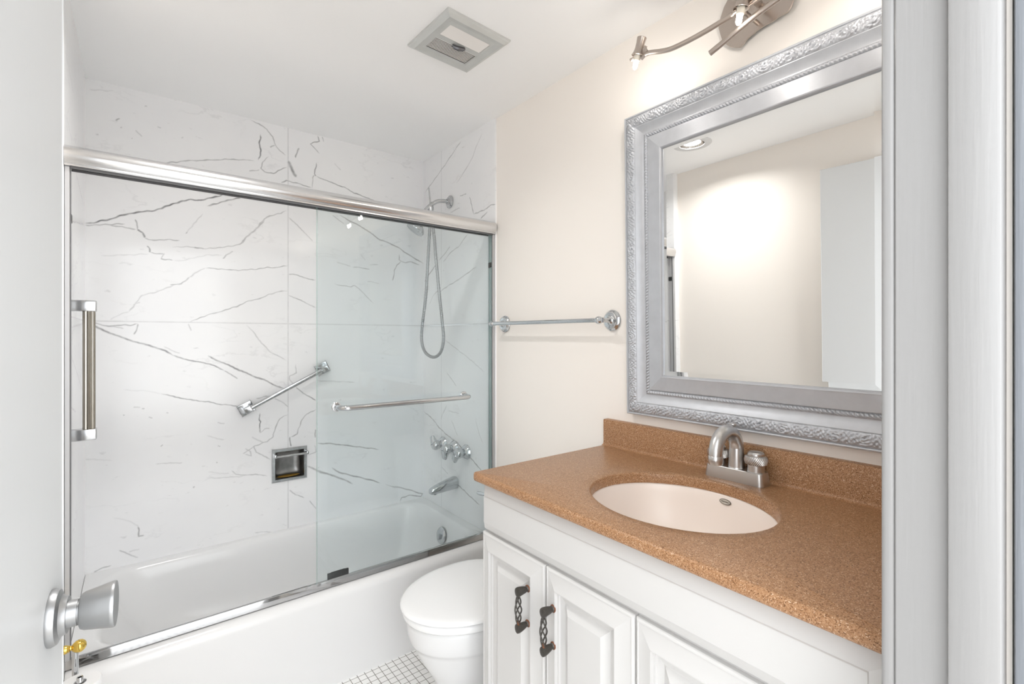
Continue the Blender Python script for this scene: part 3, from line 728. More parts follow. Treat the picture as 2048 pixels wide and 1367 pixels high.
# ------------------------------------------------------------------ grab bars
gb = thing('grab_bar', 'short slanted chrome grab bar on the back marble wall', 'grab bar', (0.57, YB, 1.03))
ga, gc = Vector((.408, YB-.045, .952)), Vector((.738, YB-.045, 1.117))
gd = (gc-ga).normalized(); gn = Vector((0, -1, 0)); gs = gd.cross(gn).normalized()
bm = new()
tube(bm, [ga - gd*.004, gc + gd*.004], .0105, 20); obj('bar', bm, M['worn_chrome'], gb)
for p_, s_ in ((ga, -1), (gc, 1)):
    bm = new(); q = Vector((p_.x, YB, p_.z)) + gd*s_*.006
    obox(bm, q+gn*.005, gd, gs, gn, .031, .027, .005, .003)
    obox(bm, q+gn*.030, gd, gs, gn, .016, .0135, .030, .004)
    obj('bracket', bm, M['worn_chrome'], gb, ang=30)
vb = thing('grab_bar', 'upright fluted metal bar with square brackets on the left tile wall beside the tub', 'grab bar', (XL, 1.95, 1.18))
bm = new()
vc = Vector((-.112, 1.95, 0)); npt = 32
lpf = lambda z: [Vector((vc.x + (.0128+.0016*math.cos(8*a))*math.cos(a)*1.05, vc.y + (.0128+.0016*math.cos(8*a))*math.sin(a)*1.05, z)) for a in [2*PI*k/64 for k in range(64)]]
rings(bm, [lpf(.99), lpf(1.375)], cap0=True, cap1=True); obj('bar', bm, mat('aged_bar', (.40, .37, .32), .22, 1.0, vary=(9, .25)), vb, ang=30)
for zc in (1.376, .986):
    bm = new(); box(bm, XL, -.094, 1.934, 1.966, zc-.0165, zc+.0165, .003); obj('bracket', bm, M['worn_chrome'], vb, ang=30)

# ------------------------------------------------------------------ recessed soap dish
sd = thing('soap_dish', 'recessed chrome soap dish with a bar across it, set in the back marble wall', 'soap dish', (.591, YB, .661))
sx0, sx1, sz0, sz1 = .511, .671, .581, .741
bm = new()
fr = lambda i, d: [Vector((sx0+i, YB-d, sz0+i)), Vector((sx1-i, YB-d, sz0+i)), Vector((sx1-i, YB-d, sz1-i)), Vector((sx0+i, YB-d, sz1-i))]
rings(bm, [fr(0, 0), fr(0, .003), fr(.003, .006), fr(.014, .006), fr(.016, .002)]); obj('frame', bm, M['worn_chrome'], sd, ang=20)
bm = new(); n_ = 5
def rc(i, r_, y_): return [Vector((p.x, y_, p.y)) for p in rr(sx0+i, sx1-i, sz0+i, sz1-i, r_, 0, 6)]
rings(bm, [rc(.0155, .006, YB-.003), rc(.017, .010, YB+.020), rc(.020, .016, YB+.042), rc(.030, .018, YB+.052), rc(.05, .01, YB+.054)], cap1=True); obj('cavity', bm, M['dull_steel'], sd, ang=50, label='dark dull metal recess')
bm = new()
lathe(bm, (.591, YB+.026, sz0+.0185), (0, 0, 1), [(0, .02), (.002, .018), (.003, 0)], 32)
for v in bm.verts: v.co.x = .591 + (v.co.x-.591)*2.6
obj('soap_residue', bm, M['soap'], sd, label='yellow-brown soap residue')
bm = new(); tube(bm, [(sx0+.010, YB-.026, sz1-.033), (sx1+.002, YB-.026, sz1-.033)], .0055, 14); obj('bar', bm, M['worn_chrome'], sd)
for x_ in (sx0+.012, sx1-.004):
    bm = new(); obox(bm, (x_, YB-.017, sz1-.030), (1, 0, 0), (0, 1, 0), (0, 0, 1), .0045, .016, .008, .002); obj('bar_post', bm, M['worn_chrome'], sd)

# ------------------------------------------------------------------ towel bar on the painted wall
tb = thing('towel_bar', 'chrome towel bar with round rosettes on the cream wall left of the mirror', 'towel bar', (XRP, 1.42, 1.34))
TZ, TX = 1.339, 1.250
bm = new(); tube(bm, [(TX, 1.755, TZ), (TX, 1.108, TZ)], .0082, 20); obj('bar', bm, M['chrome'], tb)
for y_, e in ((1.738, 1), (1.114, -1)):
    bm = new(); lathe(bm, (XRP, y_, TZ), (-1, 0, 0), [(0, .037), (.004, .0375), (.008, .035), (.010, .0305), (.0105, .030), (.0135, .0285), (.0150, .024), (.0145, .019), (.017, .013), (.024, .0085), (.045, .0072), (.060, .0075)], 44)
    obj('rosette', bm, M['chrome'], tb)
    bm = new(); lathe(bm, (TX, y_ - e*.012, TZ), (0, e, 0), [(-.002, .0085), (.002, .011), (.008, .0135), (.013, .0140), (.020, .012), (.025, .0085), (.028, .0095), (.031, .0085), (.033, 0)], 28); obj('finial', bm, M['chrome'], tb)

# ------------------------------------------------------------------ ceiling exhaust vent
vn = thing('ceiling_vent', 'square grey exhaust vent with slotted grille on the ceiling', 'vent', (.876, 1.417, CEIL))
va = R(3.2); vc_ = Vector((.876, 1.417, CEIL)); vx = Vector((math.cos(va), math.sin(va), 0)); vy = Vector((-math.sin(va), math.cos(va), 0))
V = lambda a, b, d: vc_ + vx*a + vy*b + Vector((0, 0, -d))
H = .127
bm = new()
sqv = lambda h, d: [V(-h, -h, d), V(h, -h, d), V(h, h, d), V(-h, h, d)]
rings(bm, [sqv(H, 0), sqv(H, .006), sqv(H-.004, .010), sqv(H-.017, .016), sqv(H-.022, .014), sqv(H-.036, .0105)]); obj('frame', bm, M['vent'], vn, ang=20)
hi_ = H-.036
bm = new()
for b0, b1 in ((-hi_, -.072), (-.0085, .0135), (.078, hi_)): bm.faces.new([bm.verts.new(V(a, b, .0105)) for a, b in ((-hi_, b0), (hi_, b0), (hi_, b1), (-hi_, b1))])
for a0_, a1_ in ((-hi_, -.082), (.082, hi_)): bm.faces.new([bm.verts.new(V(a, b, .0105)) for a, b in ((a0_, -.072), (a1_, -.072), (a1_, -.0085), (a0_, -.0085))]); bm.faces.new([bm.verts.new(V(a, b, .0105)) for a, b in ((a0_, .0135), (a1_, .0135), (a1_, .078), (a0_, .078))])
obj('grille_plate', bm, M['vent'], vn, smooth=False)
bm = new(); bm.faces.new([bm.verts.new(V(a, b, .001)) for a, b in ((-hi_, -hi_), (hi_, -hi_), (hi_, hi_), (-hi_, hi_))]); obj('opening', bm, M['dark'], vn, smooth=False, label='dark opening behind the slats')
def slats(b0, b1, n_, wd, tilt, name):
    for k in range(n_):
        b = b0 + (b1-b0)*(k+.5)/n_
        bm = new(); obox(bm, V(0, b, .0085), vx, vy*math.cos(tilt)+Vector((0, 0, math.sin(tilt))), Vector((0, 0, 1))*math.cos(tilt)-vy*math.sin(tilt), .082, wd, .0006); obj(name, bm, M['slat'], vn, smooth=False)
slats(.0135, .078, 10, .00105, R(-8), 'slat')
slats(-.072, -.0085, 10, .0032, R(-38), 'slat')
bm = new(); tube(bm, [V(-.020, .010, .014), V(-.008, .006, .020), V(.012, -.002, .021), V(.022, -.004, .017)], [.004, .0075, .0075, .005], 12); obj('lever', bm, mat('vent_lever', (.16, .16, .17), .3, .8), vn, label='small dark damper lever')

# ------------------------------------------------------------------ recessed downlight (seen in the mirror)
dl = thing('recessed_downlight', 'round recessed ceiling lamp seen in the mirror', 'ceiling light', (LX, LY, CEIL))
bm = new(); lathe(bm, (LX, LY, CEIL), (0, 0, -1), [(0, .100), (.003, .1005), (.006, .097), (.0075, .072), (.006, .064), (0, .063)], 48, cap0=False, cap1=False); obj('trim_ring', bm, M['lamp_trim'], dl)
bm = new(); lathe(bm, (LX, LY, CEIL), (0, 0, 1), [(-.004, .0635), (.03, .060), (.07, .052), (.095, .044)], 40, cap0=False, cap1=True); obj('reflector', bm, M['reflector'], dl)
bm = new(); lathe(bm, (LX, LY, CEIL+.088), (0, 0, -1), [(0, .012), (.010, .030), (.034, .040), (.040, .038), (.043, .0)], 36); obj('bulb', bm, M['lamp_face'], dl)
ld = bpy.data.lights.new('downlight_beam', 'AREA'); ld.shape = 'DISK'; ld.size = .09; ld.energy = DOWNLIGHT_W; ld.color = (1.0, .99, .975); ld.spread = R(150)
lo = bpy.data.objects.new('downlight_beam', ld); lo.location = (0, 0, .004); lo.parent = dl; COL.objects.link(lo)

# ------------------------------------------------------------------ vanity light
vl = thing('vanity_light', 'brushed nickel wall light with curved arms and small bare bulbs above the mirror', 'wall light', (XRP, .61, 2.16))
plate = [(.711, 2.170), (.712, 2.156), (.708, 2.140), (.702, 2.118), (.694, 2.104), (.680, 2.089), (.665, 2.079), (.650, 2.072), (.641, 2.077), (.631, 2.087), (.605, 2.096), (.588, 2.099), (.560, 2.1005), (.548, 2.104), (.529, 2.104), (.520, 2.114), (.514, 2.130), (.508, 2.150), (.508, 2.172), (.513, 2.195), (.524, 2.215), (.540, 2.230), (.556, 2.234), (.575, 2.226), (.60, 2.222), (.625, 2.226), (.650, 2.237), (.668, 2.236), (.684, 2.224), (.697, 2.207), (.705, 2.187)]
bm = new(); pc = Vector((0, .61, 2.155))
lp = lambda x, k: [Vector((x, pc.y+(a-pc.y)*k, pc.z+(b-pc.z)*k)) for a, b in plate]
rings(bm, [lp(1.304, .995), lp(1.3035, 1.0), lp(1.301, 1.0), lp(1.3, .993)], cap0=True, cap1=True); obj('backplate', bm, M['lamp_nickel'], vl, ang=30)
bm = new(); box(bm, 1.304, XRP, .565, .655, 2.115, 2.20, .003); obj('mount', bm, M['lamp_nickel'], vl)
KL = .947
def VLP(*p): return Vector((p[0]*KL, p[1]*KL, EYE + (p[2]-EYE)*KL))
b1 = smooth_path([VLP(1.240, .9130, 2.1540), VLP(1.240, .8950, 2.1505), VLP(1.240, .8550, 2.1360), VLP(1.240, .8137, 2.1272), VLP(1.240, .7316, 2.1255), VLP(1.241, .6444, 2.1319), VLP(1.243, .5944, 2.139), VLP(1.246, .52, 2.150), VLP(1.25, .45, 2.178)], 8)
bm = new(); tube(bm, b1, .0068, 16); obj('arm', bm, M['lamp_nickel'], vl, ang=60)
b2 = smooth_path([VLP(1.25, .709, 2.0655), VLP(1.25, .672, 2.0770), VLP(1.25, .639, 2.088), VLP(1.25, .574, 2.108), VLP(1.25, .50, 2.122), VLP(1.248, .42, 2.128), VLP(1.242, .335, 2.122)], 8)
bm = new(); tube(bm, b2, .0072, 16); obj('arm', bm, M['lamp_nickel'], vl, ang=60)
bm = new(); lathe(bm, (1.301, .602, 2.113), (-1, 0, 0), [(0, .005), (.070, .005), (.075, .0085), (.083, .0100), (.091, .0085), (.094, 0)], 20); obj('set_screw', bm, M['lamp_nickel'], vl)
bm = new(); tube(bm, [(1.301, .600, 2.165), VLP(1.235, .604, 2.160)], .0085, 14); obj('arm_post', bm, M['lamp_nickel'], vl)
def lamp_head(top, bot):
    t, b = VLP(*top), VLP(*bot); ax = (b-t); L_ = ax.length; ax.normalize()
    bm = new(); lathe(bm, t, ax, [(0, .0130), (.001, .0140), (L_*.3, .0125), (L_*.6, .0125), (L_*.85, .0150), (L_, .0185), (L_+.0005, .0175), (L_-.004, .0125), (L_-.008, .010)], 32)
    h = obj('lamp_head', bm, M['lamp_nickel'], vl, ang=40)
    bm = new(); lathe(bm, b, ax, [(-.006, .0100), (.010, .0100), (.014, .0085), (.0145, 0)], 24); obj('socket', bm, M['ceramic'], h)
    bm = new(); lathe(bm, b, ax, [(.0135, .0062), (.017, .0068), (.030, .0068), (.034, .0055), (.0375, .0025), (.0385, 0)], 16); obj('bulb', bm, M['bulb'], h, label='small lit clear bulb')
    bm = new(); lathe(bm, b - ax*.004, Vector((0, .9, -.25)), [(.012, .0045), (.021, .0045), (.023, .006), (.027, .006), (.028, 0)], 16); obj('knuckle_screw', bm, M['lamp_nickel'], h)
lamp_head((1.235, .9245, 2.209), (1.235, .941, 2.160))
lamp_head((1.218, .597, 2.168), (1.218, .6065, 2.121))
lamp_head((1.235, .320, 2.165), (1.235, .333, 2.117))
bm = new(); obox(bm, VLP(1.239, .921, 2.161), (0, 1, -.5), (1, 0, 0), (0, .5, 1), .013, .004, .010, .002); obj('knuckle', bm, M['lamp_nickel'], vl)
bm = new(); tube(bm, [VLP(1.246, .585, 2.147), VLP(1.232, .592, 2.150), VLP(1.220, .598, 2.152)], .0075, 14); obj('knuckle', bm, M['lamp_nickel'], vl)

# ------------------------------------------------------------------ framed mirror, leaning a little from the wall
mr = thing('wall_mirror', 'large mirror in an ornate silver frame on the cream wall over the sink', 'mirror', (1.318, .6145, 1.026))
TAU = R(0.82); MW, MH = .833, .981; MY = 1.031
def MF(s, t, d):
    """s: along the wall from the tub side, t: up, d: out of the wall"""
    return Vector((1.318 - d*math.cos(TAU) - t*math.sin(TAU), MY - s, 1.026 + t*math.cos(TAU) - d*math.sin(TAU)))
def side_pt(side, s, i, d):
    if side == 0: return MF(s, i, d)
    if side == 1: return MF(MW - i, s, d)
    if side == 2: return MF(MW - s, MH - i, d)
    return MF(i, MH - s, d)
def frame_strip(bm, prof, relief=None, step=None):
    """sweep (inset, depth) profile round the frame with mitres; relief(s, i, k) adds depth"""
    for side in range(4):
        Ls = MW if side % 2 == 0 else MH
        n_ = max(1, int(Ls/step)) if step else 1
        lps = []
        for a in range(n_+1):
            lp = []
            for k, (i, d) in enumerate(prof):
                s = i + (Ls-2*i)*a/n_
                lp.append(side_pt(side, s, i, d + (relief(s, i, k, Ls) if relief else 0)))
            lps.append(lp)
        rings(bm, lps, closed=False)
bm = new()
P0 = [(0, 0), (0, .020), (.0015, .0235), (.004, .0245), (.0065, .0235), (.008, .020)]
cove = [(.042, .0235)] + [(.044 + .026*k/8, .0235 - .0115*math.sin(PI/2*k/8)) for k in range(9)] + [(.0715, .0125)]
flat = [(.0845, .0135), (.0865, .0125), (.0868, .0165), (.089, .0172), (.1265, .0150), (.1285, .0160), (.1315, .0155), (.1345, .0115), (.1350, .0060)]
frame_strip(bm, P0, None, .06); frame_strip(bm, cove, None, .06); frame_strip(bm, flat, None, .06)
obj('frame', bm, M['silver'], mr, ang=30)
def scroll(s, i, k, Ls):
    c = (i-.0075)/.035; edge = min(1.0, 6*c, 6*(1-c)); P = .058
    y = i - .025; j = math.floor(s/P); best = -1.0
    for q in (j-1, j, j+1):
        cx_ = (q+.5)*P; sg = 1 if q % 2 else -1; cy_ = .0055*sg
        dx, dy = s-cx_, y-cy_; r_ = math.hypot(dx, dy); th = math.atan2(dy, dx)
        if r_ < .0245:
            v_ = math.cos(2*PI*r_/.0068 - sg*th*1.0 + (.9*math.cos(5*th) if r_ > .010 else 0)) * (1 - .25*r_/.0245); best = max(best, v_)
    lf = math.cos(2*PI*(s/.0145 + .35*math.sin(2*PI*s/P)))*math.cos(2*PI*(y/.0125+.2*math.sin(s/.0131)))
    v_ = max(best, .75*lf)
    jit = .35*math.sin(s*913 + y*1210)*math.sin(s*611 - y*1733)
    return max(0.0, edge)*(.0022 + .0032*(v_ + jit))
bm = new()
frame_strip(bm, [(.0075 + .035*k/20, .0215 + .0035*math.sin(PI*k/20)) for k in range(21)], scroll, .0021)
obj('ornate_border', bm, M['silver'], mr, ang=80, label='raised scrolling leaf border of the frame')
def beads(s, i, k, Ls):
    c = (i-.0712)/.0135; a = math.sin(PI*min(1, max(0, c)))
    return a*(.0018 + .0050*abs(math.sin(PI*(s + .5*(i-.078))/.0094)))
bm = new()
frame_strip(bm, [(.0712 + .0135*k/8, .0118) for k in range(9)], beads, .00125)
obj('bead_trim', bm, M['silver'], mr, ang=80, label='rope-twist bead line')
bm = new()
gl = lambda i, d: [MF(i, i, d), MF(MW-i, i, d), MF(MW-i, MH-i, d), MF(i, MH-i, d)]
rings(bm, [gl(.1335, .0070), gl(.149, .0088)], cap1=True); obj('mirror_glass', bm, M['mirror'], mr, smooth=False)
bm = new(); rings(bm, [gl(.002, .0005), gl(.13, .0005)], cap1=True); obj('back_board', bm, M['iron'], mr, smooth=False)

# ------------------------------------------------------------------ vanity cabinet
va_ = thing('vanity_cabinet', 'white vanity cabinet with raised-panel doors under the brown counter', 'cabinet', (1.04, .645, 0))
CY0, CY1 = .165, 1.122
bm = new()
for y_ in (CY0, CY1-.016): box(bm, .787, XRP-.002, y_, y_+.016, .09, .877)
box(bm, XRP-.010, XRP-.002, CY0+.016, CY1-.016, .09, .70); box(bm, .800, XRP-.010, CY0+.016, CY1-.016, .09, .108)
for z0_, z1_ in ((.09, .125), (.725, .760), (.862, .877)): box(bm, .787, .803, CY0+.016, CY1-.016, z0_, z1_)
for y_ in (.846, .583): box(bm, .787, .803, y_, y_+.028, .125, .725)
box(bm, .845, .860, CY0, CY1, 0, .09)
obj('carcass', bm, M['vanity_paint'], va_, smooth=False)
def front(y_hi, z_lo):
    return lambda a, b, d: Vector((.787 - d, y_hi - a, z_lo + b))
T4 = lambda v: (v, v, v, v)
bm = new()
panel(bm, front(1.122, .741), 1.122-.166, .872-.741, [(T4(0), 0), (T4(0), .006), (T4(.001), .008), ((.015, .045, .023, .033), .0195), ((.016, .046, .0245, .0345), .0215), ((.0185, .0485, .027, .037), .022)])
obj('drawer_front', bm, M['vanity_paint'], va_, ang=15)
def cab_door(y1_, y0_, z0_, z1_):
    bm = new(); w_ = y1_-y0_
    pr = [(T4(0), 0), (T4(0), .009), (T4(.0012), .0120), (T4(.004), .0138), (T4(.0065), .0142), (T4(.0075), .0130), (T4(.0105), .0134), (T4(.040), .0232), (T4(.042), .0234), (T4(.0435), .0160), (T4(.0475), .0160), (T4(.049), .0110), (T4(.062), .0085), (T4(.064), .0088), (T4(.0795), .0190), (T4(.081), .0204)]
    panel(bm, front(y1_, z0_), w_, z1_-z0_, pr)
    return obj('door', bm, M['vanity_paint'], va_, ang=12)
d1 = cab_door(1.1235, .8625, .115, .7335); d2 = cab_door(.8575, .5985, .115, .7335); d3 = cab_door(.5945, .168, .115, .7335)
def pull(par, y, zc):
    xa = .735; zt, zb = zc+.043, zc-.043
    h = None
    for z_, sg in ((zt, 1), (zb, -1)):
        bm = new(); lps = []
        for t_, r_, dz in ((0, .0085, 0), (.003, .0078, 0), (.006, .0058, 0), (.010, .0066, -.001), (.020, .0082, -.003), (.030, .0094, -.0035), (.035, .0088, -.0035), (.037, .005, -.003)):
            lps.append([Vector((.7655 - t_, y + r_*math.cos(2*PI*k/14), z_ - sg*dz*.2 + r_*(1.0 if t_ < .008 else 1.25)*math.sin(2*PI*k/14) + sg*dz*-.2)) for k in range(14)])
        rings(bm, lps, cap0=True, cap1=True)
        if h is None: h = obj('handle', bm, M['iron'], par, ang=40, label='dark iron birdcage pull with rusty ends')
        else: obj('post', bm, M['iron'], h, ang=40)
    for q in range(4):
        bm = new(); pts = []
        for k in range(25):
            t_ = k/24; ph = q*PI/2 + 2*PI*.8*t_; rho = .0018 + .0062*math.sin(PI*t_)**.8
            pts.append(Vector((xa + rho*math.cos(ph), y + rho*math.sin(ph), zt-.006 - (zt-zb-.012)*t_)))
        tube(bm, pts, .0018, 8); obj('wire', bm, M['iron'], h, ang=60)
    for z_ in (zt, zb):
        bm = new(); lathe(bm, (.7652, y, z_), (-1, 0, 0), [(0, .0088), (.0015, .009), (.003, .0075), (.0035, .005)], 18); obj('rust_ring', bm, M['rust'], h, label='rusted collar')
    bm = new(); lathe(bm, (xa, y, zb+.004), (0, 0, 1), [(0, .0055), (.006, .0045), (.012, .0032), (.014, 0)], 14); obj('rust_cap', bm, M['rust'], h, label='rusted foot of the wires')
pull(d1, .914, .6165); pull(d2, .822, .608)

# ------------------------------------------------------------------ countertop with backsplash, sink cut-out
CZ = .903
ct = thing('countertop', 'speckled brown solid-surface vanity counter with a low backsplash', 'countertop', (1.03, .645, .878))
SXC, SYC, SA, SB = 1.010, .6545, .186, .2155
def rect_loop(i, z):
    x0_, x1_, y0_, y1_ = .7455+i, 1.3215, .1705, 1.1355-i
    return rr(x0_, x1_, y0_, y1_, max(.012-i, .004), z, 6, 14)
def ell_loop(g, z):
    base = rect_loop(0, z); out = []
    for p in base:
        a = math.atan2((p.y-SYC)/.48, (p.x-SXC)/.29); out.append(Vector((SXC + (SA+g)*math.cos(a), SYC + (SB+g)*math.sin(a), z)))
    return out
bm = new()
lps = [ell_loop(.0, CZ-.027), ell_loop(.0, CZ-.005), ell_loop(.0012, CZ-.002), ell_loop(.005, CZ), ell_loop(.030, CZ), rect_loop(.0065, CZ), rect_loop(.0030, CZ-.001), rect_loop(.0010, CZ-.003), rect_loop(0, CZ-.0065), rect_loop(0, CZ-.018), rect_loop(.0015, CZ-.0225), rect_loop(.0045, CZ-.0245), rect_loop(.010, CZ-.025)]
rings(bm, lps, loop_closed=True); obj('slab', bm, M['counter'], ct, ang=50)
bm = new()
bp = [(1.3215, CZ-.0002), (1.2875, CZ-.0002)] + [(1.2885 + .0095*math.sin(PI/2*k/5), CZ + .0005 + .0095*(1-math.cos(PI/2*k/5))) for k in range(6)] + [(1.298, .9885), (1.2992, .9915), (1.302, .9925), (1.3215, .9925)]
prism(bm, bp, lambda a, b, t: Vector((a, t, b)), .1705, 1.1355); obj('backsplash', bm, M['counter'], ct, ang=40)

# ------------------------------------------------------------------ undermount sink
sk = thing('sink_basin', 'oval cream undermount sink basin in the brown counter', 'sink', (SXC, SYC, .75))
bm = new(); lps = []
ncl = 72
def el(a_, b_, z_, dx=0): return [Vector((SXC+dx+a_*math.cos(2*PI*k/ncl), SYC+b_*math.sin(2*PI*k/ncl), z_)) for k in range(ncl)]
zt = CZ-.0265
for f_, z_ in ((1.10, zt), (1.035, zt), (1.015, zt-.001), (1.0, zt-.006), (.985, zt-.02), (.955, zt-.045), (.905, zt-.075), (.82, zt-.105), (.69, zt-.128), (.50, zt-.142), (.28, zt-.149), (.12, zt-.152)):
    lps.append(el(SA*f_, SB*f_, z_, .012*(1-min(1, f_))))
rings(bm, lps, cap1=True); obj('bowl', bm, M['sink_cream'], sk, ang=60)
bm = new(); lathe(bm, (SXC+.01, SYC, zt-.151), (0, 0, 1), [(0, .024), (.003, .0235), (.004, .019), (.002, .015), (.002, 0)], 32); obj('drain', bm, M['nickel'], sk)
# maker's oval badge on the far wall of the bowl
ba = R(5.5); fz = zt-.0175
bdir = Vector((math.cos(ba), -math.sin(ba), 0))
bc = Vector((SXC + SA*.982*math.cos(-ba), SYC + SB*.982*math.sin(-ba), fz)); bn = Vector((-.93, .14, .34)).normalized(); bu = Vector((0, 0, 1)).cross(bn).normalized(); bv = bn.cross(bu)
def oval(bm, a_, b_, h0, h1, inner=None):
    lo_ = [[bc + bn*h0 + bu*(a_*math.cos(2*PI*k/36)) + bv*(b_*math.sin(2*PI*k/36)) for k in range(36)], [bc + bn*h1 + bu*(a_*math.cos(2*PI*k/36)) + bv*(b_*math.sin(2*PI*k/36)) for k in range(36)]]
    if inner: lo_.append([bc + bn*h1 + bu*(inner[0]*math.cos(2*PI*k/36)) + bv*(inner[1]*math.sin(2*PI*k/36)) for k in range(36)])
    rings(bm, lo_, cap1=not inner)
bm = new(); oval(bm, .0150, .0060, -.003, .0016); bd = obj('badge', bm, M['badge'], sk, label='small grey oval badge')
bm = new(); oval(bm, .0160, .0070, -.003, .0021, (.0142, .0054)); obj('badge_rim', bm, M['badge_dark'], bd)
bm = new()
for k, (s_, w2, h2) in enumerate(((-.0088, .0017, .0013), (-.0052, .0013, .0011), (-.0022, .0012, .0012), (.0012, .0015, .0011), (.0050, .0018, .0013), (.0092, .0016, .0012))):
    obox(bm, bc + bn*.0017 + bu*s_, bu, bv, bn, w2, h2, .0003)
obj('badge_marks', bm, M['badge_dark'], bd)

# ------------------------------------------------------------------ centerset faucet
fa = thing('sink_faucet', 'brushed nickel faucet with a hooked spout and two knurled knobs behind the sink', 'faucet', (1.262, .640, CZ))
bm = new(); FX, FY = 1.2605, .640
def fl(hx_, hy_, z_, r_): return [Vector((p.x, p.y, p.z)) for p in rr(FX-hx_, FX+hx_, FY-hy_, FY+hy_, r_, z_, 8, 2)]
rings(bm, [fl(.0265, .0795, CZ, .014), fl(.0265, .0795, CZ+.002, .014), fl(.0228, .0755, CZ+.031, .012), fl(.0215, .0742, CZ+.0325, .011)], cap1=True); obj('base_plate', bm, M['nickel'], fa, ang=30)
bm = new()
spth = [(FX, FY, CZ+.030), (FX, FY, CZ+.085)] + [(FX - .053 + .053*math.cos(PI*k/12), FY, CZ+.084 + .050*math.sin(PI*k/12)) for k in range(13)] + [(FX-.106, FY, CZ+.078)]
spp = [Vector(p) for p in spth]
tube(bm, spp, [.0205, .0182] + [.0178 - .0008*k/12 for k in range(13)] + [.0170], 24); s_o = obj('spout', bm, M['nickel'], fa, ang=60)
bm = new(); lathe(bm, (FX-.106, FY, CZ+.0795), (0, 0, -1), [(0, .0172), (.001, .0178), (.014, .0182), (.022, .0160), (.023, .011), (.018, .010)], 28); obj('aerator', bm, M['nickel'], fa)
bm = new(); lathe(bm, (FX, FY, CZ+.031), (0, 0, 1), [(0, .021), (.004, .0205), (.008, .018)], 28); obj('spout_collar', bm, M['nickel'], fa)
bm = new(); lathe(bm, (FX-.022, FY+.000, CZ+.128), (0.1, 0, 1), [(0, .004), (.012, .0042), (.017, .0062), (.020, .0105), (.0225, .0105), (.024, .008), (.0245, 0)], 20); obj('lift_knob', bm, M['nickel'], fa)
def kn(t_, r_, a_): return r_ + (.0009*math.cos(36*a_ + t_*900) if .0262 < t_ < .0460 else 0)
for sgn in (1, -1):
    hy_ = FY + sgn*.0510
    bm = new(); lathe(bm, (FX, hy_, CZ+.030), (0, 0, 1), [(0, .0220), (.002, .0220), (.004, .0205), (.022, .0200)], 30); b_ = obj('handle', bm, M['nickel'], fa)
    bm = new(); lathe(bm, (FX, hy_, CZ+.026), (0, 0, 1), [(.0240, .0200), (.0256, .0240)] + [(.0266 + .0190*k/18, .0252 + .0022*math.sin(PI*k/18)) for k in range(19)] + [(.0466, .0240), (.0485, .0200)], 288, rfun=kn); obj('knurled_ring', bm, M['nickel'], b_, ang=50)
    bm = new(); lathe(bm, (FX, hy_, CZ+.070), (0, 0, 1), [(0, .0200), (.003, .0207), (.0095, .0200), (.013, .0165), (.0145, .008), (.0146, 0)], 30); obj('cap', bm, M['nickel'], b_)

# ------------------------------------------------------------------ toilet
to = thing('toilet', 'white toilet with the lid closed between the vanity and the bathtub', 'toilet', (.95, 1.395, 0))
TY = 1.385
def egg(xf, xb, hw, z, n_=56, yc=TY):
    """xf: front tip (towards -x), xb: back, hw: half width"""
    xm = xb - (xb-xf)*.44; out = []
    for k in range(n_):
        a = 2*PI*k/n_; c_, s_ = math.cos(a), math.sin(a)
        if c_ < 0: x_ = xm + (xm-xf)*c_; y_ = yc + hw*s_
        else: x_ = xm + (xb-xm)*(abs(c_)**.75); y_ = yc + hw*(abs(s_)**.8)*(1 if s_ >= 0 else -1)
        out.append(Vector((x_, y_, z)))
    return out
bm = new()
rings(bm, [egg(.80, 1.22, .105, .0), egg(.795, 1.22, .110, .012), egg(.80, 1.21, .106, .03), egg(.80, 1.20, .106, .08), egg(.785, 1.19, .118, .13), egg(.752, 1.18, .138, .19), egg(.722, 1.17, .155, .24), egg(.703, 1.165, .166, .282),
           egg(.697, 1.16, .170, .296), egg(.692, 1.16, .1735, .300), egg(.6865, 1.16, .1765, .310), egg(.681, 1.16, .179, .335), egg(.678, 1.16, .180, .362), egg(.680, 1.16, .1785, .374), egg(.690, 1.15, .17, .380)], cap1=True)
obj('bowl', bm, M['porcelain'], to, ang=50)
bm = new()
rings(bm, [egg(.680, 1.10, .176, .3812), egg(.670, 1.10, .1855, .384), egg(.6655, 1.10, .189, .390), egg(.6655, 1.10, .189, .400), egg(.669, 1.10, .186, .4055), egg(.682, 1.10, .175, .4075)], cap0=True, cap1=True); obj('seat', bm, M['seat'], to, ang=60)
bm = new()
rings(bm, [egg(.684, 1.105, .174, .4100), egg(.6650, 1.105, .188, .4118), egg(.6590, 1.105, .193, .4150), egg(.6600, 1.105, .192, .4205), egg(.667, 1.105, .186, .4245), egg(.685, 1.10, .172, .4268), egg(.73, 1.09, .14, .4285), egg(.80, 1.06, .08, .4292)], cap0=True, cap1=True); obj('lid', bm, M['seat'], to, ang=60)
for y_ in (TY-.075, TY+.075):
    bm = new(); obox(bm, (1.115, y_, .400), (1, 0, 0), (0, 1, 0), (0, 0, 1), .014, .022, .018, .005); obj('hinge', bm, M['seat'], to)
bm = new(); tyc = TY
rings(bm, [rr(1.13, 1.312, tyc-.20, tyc+.20, .03, .375, 6), rr(1.12, 1.313, tyc-.205, tyc+.205, .03, .40, 6), rr(1.112, 1.315, tyc-.212, tyc+.212, .03, .70, 6)], cap0=True, cap1=True); obj('tank', bm, M['porcelain'], to, ang=40)
bm = new()
rings(bm, [rr(1.104, 1.318, tyc-.219, tyc+.219, .03, .701, 6), rr(1.100, 1.318, tyc-.222, tyc+.222, .03, .707, 6), rr(1.100, 1.318, tyc-.222, tyc+.222, .03, .725, 6), rr(1.106, 1.314, tyc-.216, tyc+.216, .028, .732, 6)], cap0=True, cap1=True); obj('tank_lid', bm, M['porcelain'], to, ang=40)
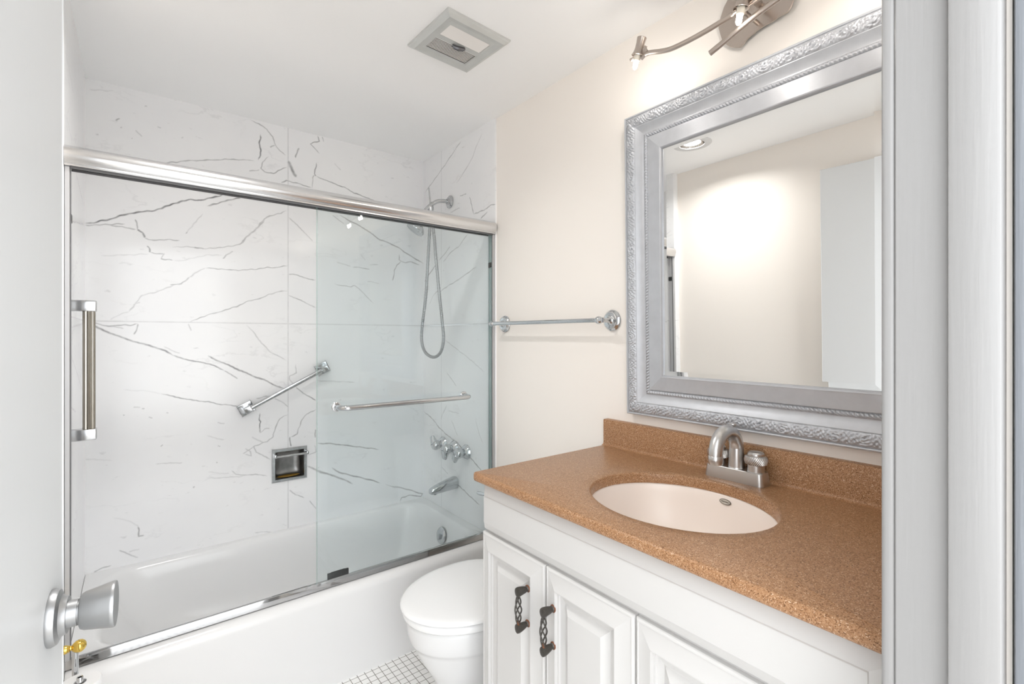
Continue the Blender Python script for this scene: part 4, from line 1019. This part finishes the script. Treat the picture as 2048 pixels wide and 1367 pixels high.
bm = new(); lathe(bm, (1.114, tyc+.165, .655), (-1, 0, 0), [(0, .011), (.008, .011), (.012, .008), (.016, .007)], 20)
tube(bm, [(1.100, tyc+.160, .655), (1.096, tyc+.190, .653), (1.094, tyc+.222, .650), (1.095, tyc+.240, .648)], [.006, .0062, .008, .006], 12); obj('flush_lever', bm, M['chrome'], to, label='chrome flush lever')

# ------------------------------------------------------------------ toilet paper holder and roll
hx0, hy0 = -.119, 1.62
th = thing('toilet_paper_holder', 'brass and chrome toilet paper holder on the left wall below the door knob', 'toilet paper holder', (XLP, hy0, .50))
bm = new(); lathe(bm, (XLP, hy0, .5075), (1, 0, 0), [(0, .024), (.004, .024), (.007, .018), (.009, .009), (.040, .0085), (.043, .0100), (.062, .0104), (.066, .0096), (.0675, .0080), (.070, .0086), (.0715, .0060), (.074, .0055), (.077, .0095), (.082, .0135), (.088, .0152), (.094, .0142), (.099, .0105), (.102, .0055), (.1028, 0)], 30)
obj('finial', bm, M['brass'], th, label='polished brass finial')
bm = new(); px = -.119
tube(bm, [(px, hy0, .500), (px, hy0, .35)], .0066, 18); tube(bm, smooth_path([(px, hy0, .352), (px, hy0-.004, .343), (-.109, hy0-.02, .340), (-.107, 1.569, .340)], 6), .0060, 14); obj('pole', bm, M['chrome'], th, ang=60)
bm = new()
lathe(bm, (-.107, 1.569, .334), (0, 0, 1), [(0, .030), (.004, .030), (.006, .012), (.010, .0066), (.121, .0066), (.1225, .0058), (.121, .0042), (.100, .0042)], 24, cap1=True); obj('spindle', bm, M['chrome'], th)
bm = new(); zr0, zr1 = .3402, .4440
lathe(bm, (-.107, 1.569, 0), (0, 0, 1), [(zr0, .012), (zr0, .0405), (zr0+.002, .042), (zr1-.004, .042), (zr1, .040), (zr1, .013), (zr1-.001, .012)], 56, cap0=False, cap1=False)
lathe(bm, (-.107, 1.569, 0), (0, 0, 1), [(zr1-.001, .012), (zr0, .012)], 56, cap0=False, cap1=False)
rl = obj('toilet_paper_roll', bm, M['paper'], ang=40, org=(-.107, 1.569, .402)); tag(rl, 'white toilet paper roll standing on the chrome holder at the left', 'toilet paper')
